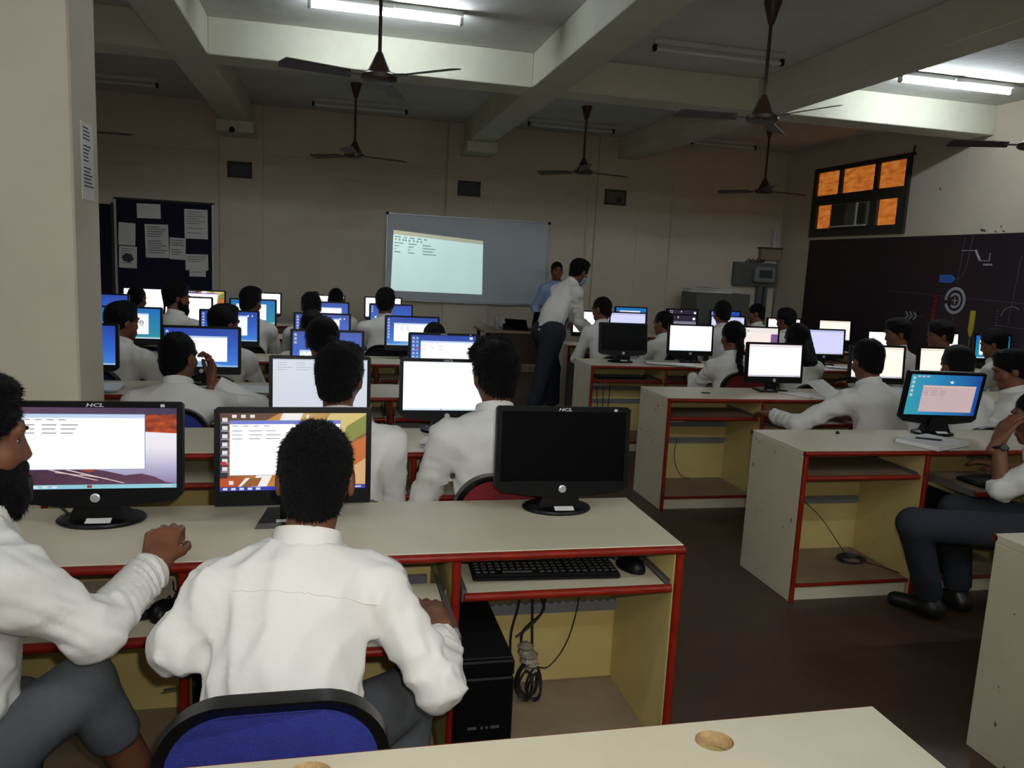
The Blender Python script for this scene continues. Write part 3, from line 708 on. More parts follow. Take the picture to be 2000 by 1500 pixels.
        for k in range(4):
            for c in (.04, .24, .42): R(c, .07+k*.045, c+.09+.08*rg.random(), .078+k*.045, emit((150, 156, 168), .9))
    elif style in ('lav', 'cream', 'pale'):
        c = {'lav': (200, 202, 240), 'cream': (255, 243, 226), 'pale': (250, 240, 244)}[style]
        R(0, 0, 1, 1, emit(c, 1.15)); R(0, 0, 1, .08, emit(tuple(max(0, v-14) for v in c), 1.0)); R(0, .95, 1, 1, emit((205, 205, 222), .9))
        R(.05, .12, .12, .13, emit((190, 190, 200), .9)); R(.9, .965, .97, .985, emit((160, 160, 180), .8))
    elif style == 'reddoc':
        R(0, 0, 1, 1, emit((242, 226, 218), 1.1)); R(0, 0, 1, .2, emit((236, 230, 226), 1.0)); R(.02, .06, .06, .12, emit((190, 50, 60), .9)); R(.12, .06, .15, .12, emit((190, 50, 60), .9)); R(.24, .1, .28, .15, emit((120, 120, 120), .9))
        R(.83, .24, 1, .84, emit((128, 92, 150), .9)); R(0, .88, 1, 1, emit((150, 60, 66), .9))
    elif style == 'meeting':
        R(0, 0, 1, 1, emit((46, 38, 60), .8)); R(0, .3, 1, .34, emit((150, 150, 170), .8)); R(0, .36, 1, 1, emit((160, 156, 172), .8))
        for u in (.08, .14): R(u, .05, u+.03, .1, emit((220, 220, 225), .9)); R(u, .16, u+.03, .2, emit((220, 220, 225), .9))
        R(.45, .06, .48, .14, emit((235, 235, 235), .9)); R(.9, .1, .97, .22, emit((245, 245, 245), 1.0))
    elif style == 'teal':
        R(0, 0, 1, 1, emit_grad('scr_teal', [(0, (52, 160, 176)), (.35, (40, 140, 190)), (1, (24, 70, 150))], .9, 0, .3, 3))
        window(.2, .27, .94, .92, emit((206, 178, 182), .9), (214, 180, 170)); icons(5, .03, (190, 220, 235)); [R(.09+k*.06, .03, .13+k*.06, .07, emit((220, 190, 220), .8)) for k in range(3)]
        P([(.55, .17), (.58, .14), (.61, .18), (.58, .22)], emit((205, 240, 250), .9))
    elif style == 'aqua':
        R(0, 0, 1, 1, emit_grad('scr_aqua', [(0, (40, 150, 165)), (1, (20, 110, 190))], .9, 1)); window(.12, .16, .8, .85, emit((236, 238, 240), 1.1)); R(0, .95, 1, 1, emit((190, 215, 225), .9))
    else:   # blue desktop with a program window
        R(0, 0, 1, 1, emit_grad('scr_blue', [(0, (64, 130, 220)), (.5, (42, 92, 196)), (1, (34, 66, 160))], .95, 1, .25, 3))
        icons(7 if style != 'blue3' else 3, .02, (180, 200, 235))
        if style == 'blue': window(.14, .2, .85, .86, emit((244, 246, 252), 1.15))
        elif style == 'blue2': window(.3, .13, .82, .8, emit((238, 244, 252), 1.1)); R(.62, .2, .625, .78, TXT); R(.82, .1, .85, .16, emit((225, 235, 245), .9)); R(.9, .1, .92, .16, emit((225, 235, 245), .9))
        elif style == 'blue3': window(.1, .5, .78, .9, emit((235, 244, 252), 1.1))
        elif style == 'blue4': window(.15, .16, .97, .97, emit((255, 255, 255), 1.3)); icons(7, .075, (120, 200, 240)); R(.08, .36, .115, .41, emit((220, 60, 60), .9)); R(.9, .03, .95, .1, emit((230, 240, 250), .9))
        R(0, .955, 1, 1, emit((150, 190, 230), .9)); P([(.1, .95), (.5, .86), (.8, .95)], emit((120, 190, 240), .8)) if style == 'blue' else None
    return mb, mats
_mon_mesh = {}
def mon_parts(kind):
    if kind in _mon_mesh: return _mon_mesh[kind]
    d = {}; W2 = .2225; top = .150
    mb = MB()
    if kind == 'rounded':   # curved lower edge, round base
        low = [(-W2, -.108), (-.2, -.127), (-.1, -.140), (0, -.144), (.1, -.140), (.2, -.127), (W2, -.108)]
    else:
        low = [(-W2, -.12), (-W2+.004, -.136), (W2-.004, -.136), (W2, -.12)]
    outl = low + [(W2, top-.008), (W2-.008, top), (-W2+.008, top), (-W2, top-.008)]
    mb.prism(outl, lambda q: (q[0], 0, q[1]), lambda q: (q[0], .022, q[1]))
    mb.prism([(q[0]*.72, q[1]*.72) for q in outl], lambda q: (q[0], .022, q[1]), lambda q: (q[0]*.8, .055, q[1]*.8))
    zb = -SH/2+.022; zt = SH/2+.022
    # raised bezel around the glass
    mb.box(-W2+.001, -SW/2, -.006, 0, zb, top-.004); mb.box(SW/2, W2-.001, -.006, 0, zb, top-.004); mb.box(-SW/2, SW/2, -.006, 0, zt, top-.004)
    mb.prism([q for q in low] + [(W2-.001, zb), (-W2+.001, zb)], lambda q: (q[0], -.006, q[1]), lambda q: (q[0], 0, q[1]))
    d['housing'] = mb.mesh('housing', M_BLACK)
    mb = MB()
    if kind == 'rounded':
        mb.prism([(-.04, -.1), (.04, -.1), (.074, -.184), (-.074, -.184)], lambda q: (q[0], .004-.006*(q[1] < -.15), q[1]), lambda q: (q[0], .05+.02*(q[1] < -.15), q[1]))
        d['neck'] = mb.mesh('neck', M_BLACK)
        d['base'] = MB().lathe([(.1, 0), (.104, .006), (.1, .012), (.07, .02), (.03, .024)], (0, .045, -.2), 32, sx=1.12, sy=.82).mesh('base', M_BLACK)
        d['base'].polygons.foreach_set('use_smooth', [True]*len(d['base'].polygons)); d['base'].set_sharp_from_angle(angle=.6)
    else:
        mb.box(-.04, .04, .01, .045, -.19, -.08, ch=.004); d['neck'] = mb.mesh('neck', M_BLACK)
        d['base'] = MB().prism([(-.11, -.045), (.11, -.045), (.085, .12), (-.085, .12)], lambda q: (q[0], q[1]+.01, -.2), lambda q: (q[0]*.93, q[1]*.93+.012, -.185)).mesh('base', M_BLACK)
    d['power_button'] = MB().lathe([(.0125, 0), (.0125, .004), (.009, .0055)], n=18, mtx=Matrix.Translation((0, -.006, -.116)) @ Matrix.Rotation(math.pi/2, 4, 'X')).mesh('power_button', M_SILVER)
    d['base_sticker'] = (MB().box(-.032, .032, -.011, .011, 0, .0012, mtx=Matrix.Translation((.008, -.0225, -.1795)) @ Matrix.Rotation(math.radians(19), 4, 'X')) if kind == 'rounded' else MB().box(-.05, .0, -.022, .0, -.1855, -.1842)).mesh('base_sticker', M_PAPER)
    d['sensor'] = MB().box(.165, .176, -.0068, -.006, .1375, .1455).mesh('screen_mark', M_LOGO)
    _mon_mesh[kind] = d
    return d
_nm = [0]
def monitor(x, y, style, lab, kind='rounded', rz=0.0, tilt=4.0, logo=True, zt=None, stick=True, grp='desk monitors'):
    _nm[0] += 1
    e = empty('monitor', (x, y, DH), lab, 'monitor', grp, rz=math.radians(rz))
    d = mon_parts(kind); pz = .2
    body = link('housing', d['housing'], e, (0, 0, pz)); body.rotation_euler = (math.radians(-tilt), 0, 0)
    mb, mats = make_screen(style, _nm[0])
    me = mb.mesh('screen', mats)
    uvl = me.uv_layers.new(name='UVMap')
    co = [v.co for v in me.vertices]
    for lp in me.loops:
        c = co[lp.vertex_index]; uvl.data[lp.index].uv = (c.x/SW+.5, c.z/SH+.5)
    link('screen', me, body, (0, -.0008, .022))
    link('power_button', d['power_button'], body)
    if logo:
        if 'logo' not in d:
            t = text_mesh('HCL', .0135, 'brand_lettering', M_LOGO, body, Matrix.Translation((0, -.0066, .1415)) @ Matrix.Rotation(math.pi/2, 4, 'X'), .0006, bold=True, shear=.2, sx=1.7); d['logo'] = t.data
        else: link('brand_lettering', d['logo'], body)
        link('screen_mark', d['sensor'], body)
    link('neck', d['neck'], e, (0, 0, pz)); b = link('base', d['base'], e, (0, 0, pz))
    if stick: link('sticker', d['base_sticker'], b)
    return e
m1 = monitor(-.64, 2.36, 'canyon', 'monitor with red canyon wallpaper in front of the bearded man')
m1.scale = (1.04, 1.04, 1.02)
monitor(-.098, 2.33, 'ribbons', 'monitor with orange ribbon wallpaper behind the front student\'s head', kind='square', logo=False, rz=2)
monitor(.74, 2.38, 'off', 'switched-off black monitor on the nearest desk beside the aisle', rz=-2)
L2Y, L3Y, L4Y, L5Y, L6Y = 3.59, 4.93, 6.42, 8.11, 9.56
monitor(-.04, L2Y, 'grey', 'pale grey lit monitor half hidden by the head above the ribbon screen', kind='square', logo=False, rz=3)
monitor(.535, L2Y, 'white', 'bright white monitor left of the curly haired student')
monitor(-1.42, L3Y, 'blue3', 'blue monitor cut off by the pillar at the papers desk', logo=False)
monitor(-.745, L3Y, 'blue', 'blue desktop monitor before the student with hand on chin', kind='square', logo=False)
monitor(-.017, L3Y, 'blue3', 'blue monitor almost covered by a large dark hair bun', kind='square', logo=False)
monitor(.70, L3Y, 'blue4', 'blue desktop monitor just above the bright white monitor')
monitor(-1.47, L4Y, 'aqua', 'teal desktop monitor faced by the student with glasses', kind='square', logo=False)
monitor(-.765, L4Y, 'blue2', 'blue monitor with split window, third from pillar in the four screen row', kind='square', logo=False)
monitor(-.064, L4Y, 'blue2', 'violet blue monitor behind the bun, middle of the left block', kind='square', logo=False)
monitor(.649, L4Y, 'blue', 'blue monitor at the aisle end, behind the tallest seated student', kind='square', logo=False)
monitor(-2.09, L5Y, 'blue3', 'blue monitor touching the pillar edge, second row from the notice board', kind='square', logo=False)
monitor(-1.34, L5Y, 'white', 'white monitor beside the bearded student under the notice board', kind='square', logo=False)
monitor(-.745, L5Y, 'aqua', 'teal monitor before a student, left of the whiteboard', kind='square', logo=False)
monitor(-.04, L5Y, 'blue', 'small blue monitor left of the tallest seated student', kind='square', logo=False)
monitor(.6, L5Y, 'blue3', 'small blue monitor below the lower left whiteboard corner', kind='square', logo=False)
monitor(-2.05, L6Y, 'white', 'white monitor directly under the notice board', kind='square', logo=False)
monitor(-1.40, L6Y, 'ribbons', 'monitor with orange edged wallpaper under the notice board', kind='square', logo=False)
monitor(-.784, L6Y, 'white', 'farthest row monitor seen over a student, with small white mark')
monitor(-.058, L6Y, 'white', 'farthest row monitor with a dark head against it')
monitor(.61, L6Y, 'white', 'farthest row monitor behind the tallest seated student, aisle end')
R1Y, R2Y, R3Y, R4Y, R5Y = 3.565, 5.005, 6.61, 8.26, 9.56
monitor(3.20, R1Y-.03, 'teal', 'teal desktop monitor with pinkish window beside an open notebook', rz=-6, tilt=-9, logo=False)
monitor(3.06, R2Y-.05, 'pale', 'bright pinkish white monitor at the left of the second right desk', kind='square', logo=False)
monitor(3.93, R2Y, 'cream', 'bright cream monitor right of the student with a wristwatch', kind='square', logo=False, rz=-4)
monitor(4.5, R2Y, 'cream', 'cream monitor with a round head before it', kind='square', logo=False)
monitor(5.27, R2Y, 'cream', 'cream monitor cut off at the right picture edge', kind='square', logo=False)
monitor(2.5, R3Y-.14, 'off', 'switched-off black monitor beside the leaning masked man', logo=False, tilt=8)
monitor(3.19, R3Y-.03, 'white', 'bright white monitor left of the girl with a braid', kind='square', logo=False)
monitor(3.879, R3Y, 'reddoc', 'pinkish monitor with a red document right of the braid', kind='square', logo=False)
monitor(4.584, R3Y, 'lav', 'lavender monitor right of the long haired girl', kind='square', logo=False)
monitor(5.27, R3Y, 'white', 'white monitor mostly hidden behind two heads below the chevrons', kind='square', logo=False)
monitor(6.0, R3Y, 'pale', 'narrow lit monitor under the yellow brush print', kind='square', logo=False, rz=30)
monitor(6.5, R3Y, 'aqua', 'blue and cream monitor at the far right wall', kind='square', logo=False)
monitor(2.80, R4Y, 'white', 'white monitor between the masked man and a seated student', kind='square', logo=False)
monitor(3.229, R4Y, 'lav', 'white monitor above the switched-off one, lower of two', kind='square', logo=False)
monitor(3.846, R4Y, 'meeting', 'dim grey monitor with dark toolbar', kind='square', logo=False)
monitor(4.45, R4Y, 'lav', 'pale blue monitor right of the braid, before the cupboard', kind='square', logo=False)
monitor(5.173, R4Y, 'pale', 'white monitor split by a dark round head', kind='square', logo=False)
monitor(5.85, R4Y, 'cream', 'small cream monitor against the dark mural', kind='square', logo=False)
monitor(3.775, R5Y, 'aqua', 'pale cyan monitor peeking over the one before it', kind='square', logo=False)
monitor(4.488, R5Y, 'meeting', 'dark monitor with round white icons before the cupboard', kind='square', logo=False)
monitor(5.106, R5Y, 'blue3', 'small blue monitor in front of the grey cupboard', kind='square', logo=False)

# ------------------------------------------------------------------ keyboards, mice, computers, cables
def keyboard(x, y, z, rz, lab):
    e = empty('keyboard', (x, y, z), lab, 'keyboard', 'keyboards', rz=math.radians(rz))
    MB().box(-.225, .225, -.075, .075, 0, .018, ch=.005).obj('tray_case', M_BLACKM, e)
    MB().box(-.225, .225, -.08, -.06, 0, .014, ch=.004).obj('front_lip', M_BLACK, e)
    if 'kb_key' not in _mon_mesh:
        _mon_mesh['kb_key'] = MB().prism([(-.0078, -.0076), (.0078, -.0076), (.0078, .0076), (-.0078, .0076)], lambda q: (q[0], q[1], 0), lambda q: (q[0]*.8, q[1]*.8, .006)).mesh('key', M_KEY)
        _mon_mesh['kb_wide'] = MB().prism([(-.045, -.0076), (.045, -.0076), (.045, .0076), (-.045, .0076)], lambda q: (q[0], q[1], 0), lambda q: (q[0]*.97, q[1]*.8, .006)).mesh('key', M_KEY)
    for r in range(6):
        for c in range(20):
            if r == 0 and 3 <= c <= 8:
                if c == 3: link('key', _mon_mesh['kb_wide'], e, (-.208+5.5*.0215, -.052+r*.022, .017))
                continue
            if c in (13, 16) and False: continue
            link('key', _mon_mesh['kb_key'], e, (-.208+c*.0215+(.004 if c > 12 else 0)+(.003 if c > 15 else 0), -.052+r*.022, .017))
    return e
def mouse(x, y, z, rz, lab):
    e = empty('mouse', (x, y, z), lab, 'mouse', 'computer mice', rz=math.radians(rz))
    mb = MB(); n = 20; prof = [(1.0, 0), (1.03, .006), (.98, .018), (.8, .03), (.5, .037), (.15, .039)]
    vs = []
    for r, zz in prof:
        for j in range(n):
            a = 2*math.pi*j/n; vs.append((r*.031*math.cos(a)*(1-.12*math.sin(a)), r*.056*math.sin(a), zz*(1-.18*math.sin(a))))
    fs = [(i*n+j, i*n+(j+1) % n, (i+1)*n+(j+1) % n, (i+1)*n+j) for i in range(len(prof)-1) for j in range(n)] + [tuple(range(n))[::-1], tuple((len(prof)-1)*n+j for j in range(n))]
    mb.add(vs, fs).obj('shell', M_BLACK, e, smooth=True)
    MB().box(-.004, .004, .018, .034, .03, .037, ch=.002).obj('scroll_wheel', M_KEY, e)
    MB().tube([(0, .055, .008), (.005, .09, .006), (-.03, .14, .006), (-.05, .19, .006)], .002, 6).obj('mouse_cable', M_WIRE, e)
    return e
keyboard(.645, 2.215, .622, -3, 'black keyboard on the tray under the switched-off monitor')
mouse(.925, 2.2, .621, 25, 'black mouse right of the black keyboard')
keyboard(-.66, 2.06, .622, 4, 'black keyboard on the pulled-out tray under the bearded man\'s arm')
mouse(-.40, 2.03, .621, -10, 'black mouse by the bearded man\'s forearm')
mouse(.252, 1.90, .621, 5, 'black mouse under the front student\'s right hand')
keyboard(-.02, 1.93, .622, 0, 'black keyboard hidden before the front student')
keyboard(2.47, 6.42, .622, 2, 'black keyboard on the tray under the switched-off monitor by the masked man')
keyboard(3.2, 3.06, .622, 0, 'black keyboard on the pulled-out tray of the seated student at right')
def tower(x, y, lab, rz=0, sz=(.165, .40, .41)):
    e = empty('computer_tower', (x, y, .089), lab, 'computer', 'computer towers', rz=math.radians(rz)); a, b, c = sz[0]/2, sz[1]/2, sz[2]
    MB().box(-a, a, -b+.02, b, 0, c, ch=.004).obj('case', M_BLACKM, e)
    MB().box(-a, a, -b, -b+.02, 0, c*.86, ch=.005).obj('front_panel', M_BLACK, e); MB().box(-a, a, -b, -b+.02, c*.87, c, ch=.005).obj('drive_door', M_BLACK, e)
    for i in range(2): MB().box(-.045+i*.065, -.02+i*.065, -b-.002, -b, c*.44, c*.46).obj('usb_port', M_STEEL, e)
    for i in range(2): MB().lathe([(.004, 0), (.004, .003)], n=10, mtx=Matrix.Translation((-.005+i*.014, -b, c*.45)) @ Matrix.Rotation(math.pi/2, 4, 'X')).obj('audio_jack', M_STEEL, e)
    MB().lathe([(.007, 0), (.006, .004)], n=14, mtx=Matrix.Translation((0, -b, c*.27)) @ Matrix.Rotation(math.pi/2, 4, 'X')).obj('power_button', M_SILVER, e)
    MB().lathe([(.03, 0), (.028, .003)], n=18, mtx=Matrix.Translation((0, -b, c*.1)) @ Matrix.Rotation(math.pi/2, 4, 'X')).obj('badge', M_BLACKM, e)
    return e
tower(.436, 2.2, 'black computer tower under the switched-off nearest monitor', sz=(.165, .40, .36))
tower(3.0, 3.43, 'black computer tower in the bay behind the grey trousers', sz=(.18, .38, .42))
tower(-.27, 2.3, 'black computer tower in the shadow left of the front student')
def cable(name, pts, lab, r=.003, cat='cable', m=None):
    # smooth through points
    P = [Vector(p) for p in pts]; out = []
    for i in range(len(P)-1):
        p0 = P[max(i-1, 0)]; p1 = P[i]; p2 = P[i+1]; p3 = P[min(i+2, len(P)-1)]
        for k in range(6):
            t = k/6; out.append(.5*((2*p1)+(p2-p0)*t+(2*p0-5*p1+4*p2-p3)*t*t+(3*p1-p0-3*p2+p3)*t**3))
    out.append(P[-1])
    return tag(MB().tube(out, r, 6).obj(name, m or M_WIRE, smooth=True), lab, cat)
cable('cable', [(-.80, 2.42, .80), (-.76, 2.425, .79), (-.73, 2.42, .765), (-.70, 2.42, .757)], 'black cable curling behind the base of the canyon wallpaper monitor', .004)
yb = 2.055+DD-.045
cs = [((.65, .6), (.645, .42), (.62, .30), (.62, .2)), ((.69, .6), (.69, .42), (.70, .2), (.71, .15)), ((.735, .6), (.735, .40), (.70, .33), (.635, .28)), ((.72, .6), (.715, .44), (.73, .37), (.66, .30), (.66, .22))]
cl = ['leftmost thick black cable hanging behind the computer tower', 'straight black cable hanging down the back board', 'curved black cable crossing toward the tower', 'short black cable near the raceway']
for c, l in zip(cs, cl): cable('cable', [(a, yb-.01-.004*i, z) for i, (a, z) in enumerate(c)], l, .0045)
cable('cable', [(.865, yb-.01, .6), (.862, yb-.012, .43), (.825, yb-.02, .26), (.76, yb-.03, .17), (.71, yb-.035, .175)], 'thin black cable curving away to the right in the open bay', .0025)
bd = empty('cable_bundle', (.66, 2.37, .0), 'taped bundle of black cables hanging beside the tower', 'cable bundle')
for i in range(7):
    a = random.Random(i).uniform(-.02, .02); s = .7+.06*i
    pts = [(.02*math.cos(t)*s*1.6+a, .012*i-.04+.01*math.sin(2*t), .168+.068*math.sin(t)*s) for t in np.linspace(0, 2*math.pi, 15)[:-1]]
    MB().tube(pts, .004, 6, closed=True).obj('cable_loop', M_WIRE, bd, smooth=True)
for k, (dz, r) in enumerate(((.285, .026), (.255, .03), (.22, .022))):
    mb = MB(); mb.lathe([(r*.5, -.022), (r, -.012), (r*.85, .0), (r*1.1, .01), (r*.4, .024)], (-.012+k*.012, 0, dz), 9); mb.obj('tape_wrap', M_TAPE, bd)
cable('cable', [(-.5, 2.1, .6), (-.46, 2.09, .52), (-.44, 2.1, .44), (-.36, 2.1, .40), (-.34, 2.1, .385), (-.42, 2.1, .375)], 'black cable looping below the bearded man\'s tray', .003)
cable('cable', [(2.45, 3.63, .5), (2.46, 3.6, .4), (2.56, 3.56, .3), (2.62, 3.5, .2), (2.68, 3.45, .1)], 'thin black cable hanging down into the open empty bay', .0025)
mb = MB()
for i in range(5):
    mb.tube([(2.69+.06*math.cos(t)*(1+.08*i), 3.45+.045*math.sin(t)*(1+.1*i), .094+.004*i+.003*math.sin(3*t+i)) for t in np.linspace(0, 2*math.pi, 21)[:-1]], .003, 6, closed=True)
tag(mb.obj('coiled_cable', M_WIRE, smooth=True), 'coil of black cable lying on the empty bay floor', 'cable')
cable('cable', [(2.74, 3.45, .095), (2.8, 3.36, .094), (2.84, 3.27, .093)], 'cable tail running from the coil to the front edge', .0025)
cable('cable', [(2.42, 5.07, .38), (2.4, 5.06, .28), (2.42, 5.05, .18), (2.46, 5.04, .12), (2.52, 5.03, .1)], 'thin cable in the open bay of the second right desk', .0025)
for i, l in enumerate(('left black plug cable below the third right desk', 'middle black plug cable below the third right desk', 'right black plug cable below the third right desk')):
    cable('cable', [(2.36+i*.06, 6.68, .52), (2.355+i*.06, 6.66, .44), (2.37+i*.05, 6.66, .3), (2.37+i*.05, 6.66, .2)], l, .004)
for i, l in enumerate(('left black cable hanging at the post of the seated right student', 'right black cable hanging at the post of the seated right student')):
    cable('cable', [(2.92+i*.05, 3.62, .7), (2.93+i*.06, 3.58, .55), (2.90+i*.05, 3.55, .46), (2.93, 3.55, .4)], l, .004)
def socket(x, y, z, lab, w=.17):
    e = empty('socket_plate', (x, y, z), lab, 'socket', 'switch sockets'); MB().box(-w/2, w/2, -.03, 0, -.035, .035, ch=.004).obj('plate', M_BATTEN, e)
    for i in range(3):
        for dx, dz in ((0, .012), (-.01, -.008), (.01, -.008)): MB().box(-w/2+.03+i*.055+dx-.003, -w/2+.03+i*.055+dx+.003, -.031, -.0295, dz-.003, dz+.003).obj('socket_hole', M_INK, e)
    MB().box(w/2-.03, w/2-.012, -.034, -.03, -.014, .014, ch=.002).obj('rocker_switch', M_PAPER, e)
socket(2.36, 6.25+DD-.023, .54, 'white socket plate with plugs under the third right desk')
socket(2.38, 4.645+DD-.023, .54, 'white socket plate in the bay of the second right desk')
socket(2.30, 3.205+DD-.023, .545, 'white socket plate in the open empty bay')

# ------------------------------------------------------------------ papers and small things on desks
def sheets(x, y, lab, n=3, rz=0, w=.21, h=.297, z=DH, wob=.12, name='paper_sheets'):
    e = empty(name, (x, y, z), lab, 'papers', rz=math.radians(rz)); rg = random.Random(int(x*100)+int(y*77))
    for i in range(n):
        m = Matrix.Rotation(rg.uniform(-wob, wob), 4, 'Z'); k = 8; mb = MB(); cv = rg.uniform(.004, .014); vs = []
        for a in range(k+1):
            for b in (0, 1):
                u = a/k; vs.append(m @ Vector(((u-.5)*w, (b-.5)*h, .002+i*.004+cv*math.sin(u*3.1+i)*(1 if b else .4))))
        n0 = len(vs); vs += [p-Vector((0, 0, .0015)) for p in vs]
        fs = [(2*a, 2*a+2, 2*a+3, 2*a+1) for a in range(k)] + [(n0+2*a, n0+2*a+1, n0+2*a+3, n0+2*a+2) for a in range(k)]
        fs += [(2*a, n0+2*a, n0+2*a+2, 2*a+2) for a in range(k)] + [(2*a+1, 2*a+3, n0+2*a+3, n0+2*a+1) for a in range(k)]
        mb.add(vs, fs).obj('sheet', M_PAPER, e, fix=False)
    return e
def notebook(x, y, lab, rz=0, z=DH, w=.2, h=.26, t=.012, openb=False, pen=True):
    e = empty('notebook', (x, y, z), lab, 'notebook', rz=math.radians(rz))
    MB().box(-w/2, w/2, -h/2, h/2, .001, t, ch=.001).obj('pages', M_PAPER, e); MB().box(-w/2-.003, w/2+.003, -h/2-.003, h/2+.003, 0, .0012).obj('cover', mat('grey_cover', (120, 120, 130), .6), e)
    if openb: MB().box(0, w, -h/2, h/2, 0, .005, mtx=Matrix.Translation((w/2, 0, .008)) @ Matrix.Rotation(math.radians(-150), 4, 'Y')).obj('turned_page', M_PAPER, e)
    return e
def pen(x, y, z, rz, lab): 
    e = empty('pen', (x, y, z), lab, 'pen', rz=math.radians(rz)); MB().tube([(-.07, 0, .005), (.05, 0, .005)], .0045, 8).obj('barrel', M_BLACK, e); MB().tube([(.05, 0, .005), (.072, 0, .005)], [.0042, .001], 8).obj('tip', M_SILVER, e)
sheets(-1.32, 4.72, 'crumpled sheets on the papers desk next to the pillar', 4, 75, w=.3, h=.36, wob=.4)
sheets(-.52, 4.80, 'white sheets right of the student with hand on chin', 3, 70, w=.26, h=.34)
sheets(-.30, 4.70, 'flat large sheets left of the pale grey monitor', 3, 84, w=.3, h=.4, wob=.08)
sheets(2.92, 6.38, 'thin papers between the two right monitors by the braid girl', 3, 70, w=.26, h=.42)
notebook(3.33, 4.75, 'open notebook right of the pinkish white monitor', -60, w=.2, h=.25, openb=True)
notebook(2.99, 3.33, 'thick white notebook under the teal monitor', -68, w=.22, h=.3, t=.022)
pen(2.98, 3.33, DH+.022, -30, 'black pen lying on the thick white notebook')
sheets(3.98, 3.6, 'sheet behind the teal monitor on the first right desk', 1, 60)
notebook(3.22, 5.0-.16, 'closed notebook with dark cover beside the open notebook', 20, t=.008)
sheets(.55, 3.37, 'white sheet on the second left desk beside the curly haired student', 2, 80)
sheets(4.66, 6.4, 'papers under the lavender monitor', 2, 60)
tag(MB().tube([(2.62, 3.58, .75), (2.62, 3.58, .763)], [.012, .006], 10).obj('cable_stub', M_BLACKM), 'small black cable stub on the first right desk corner', 'cable')
tag(MB().lathe([(.035, 0), (.035, .003)], (2.5, 4.86, DH), 18, sy=.6).obj('cable_hole_cap', M_BLACKM), 'dark oval cable hole cap on the lit right desk corner', 'cap')

# ------------------------------------------------------------------ teacher's table
tt = empty('teacher_table', (2.32, 9.75, 0), 'small wooden teacher table below the whiteboard', 'table')
MB().box(-.5, .5, -.35, .35, .72, .75, ch=.004).obj('table_top', M_SHELF, tt)
MB().box(-.46, .46, -.33, -.31, .34, .72).obj('front_panel', M_WOOD, tt)
for a in (-.46, .42):
    for b in (-.33, .29): MB().box(a, a+.04, b, b+.04, 0, .72).obj('leg', M_WOOD, tt)
lp = empty('laptop', (2.55, 9.62, .75), 'open black laptop seen from behind on the teacher table', 'laptop', rz=math.radians(18))
MB().box(-.17, .17, -.12, .12, 0, .018, ch=.004).obj('keyboard_base', M_BLACK, lp)
MB().box(-.17, .17, -.006, .006, 0, .24, ch=.004, mtx=Matrix.Translation((0, -.12, .015)) @ Matrix.Rotation(math.radians(14), 4, 'X')).obj('lid', M_BLACK, lp)
lp2 = empty('tilted_laptop', (2.32, 9.62, .75), 'dark tilted laptop lid left of the open laptop', 'laptop', rz=math.radians(-30))
MB().box(-.14, .14, -.1, .1, 0, .018, ch=.004).obj('keyboard_base', M_BLACK, lp2)
MB().box(-.14, .14, -.006, .006, 0, .17, ch=.004, mtx=Matrix.Translation((0, -.1, .015)) @ Matrix.Rotation(math.radians(40), 4, 'X')).obj('lid', M_BLACK, lp2)
bt = empty('water_bottle', (2.02, 9.6, .75), 'small clear bottle on the teacher table', 'bottle')
MB().lathe([(.028, 0), (.032, .01), (.032, .12), (.026, .14), (.014, .165), (.014, .175)], n=16).obj('bottle_body', mat('bottle_plastic', (150, 152, 150), .2), bt, smooth=True)
MB().lathe([(.016, .175), (.016, .195)], n=14).obj('cap', M_GREYBOX, bt)
tag(MB().box(2.1, 2.22, 9.55, 9.63, .75, .83, ch=.008).obj('duster_box', M_BLACKM), 'black box between the bottle and the laptop', 'box')
tag(MB().box(-.17, .17, -.02, .02, 0, .012, ch=.002, mtx=Matrix.Translation((1.9, 9.5, .79)) @ Matrix.Rotation(.35, 4, 'Y')).obj('wooden_ruler', M_SHELF), 'wooden ruler lying slanted on the teacher table edge', 'ruler')
tag(MB().box(1.72, 1.80, 9.44, 9.52, .7, .8, ch=.01).obj('chalk_box', M_SHELF), 'x', 'box') if False else None
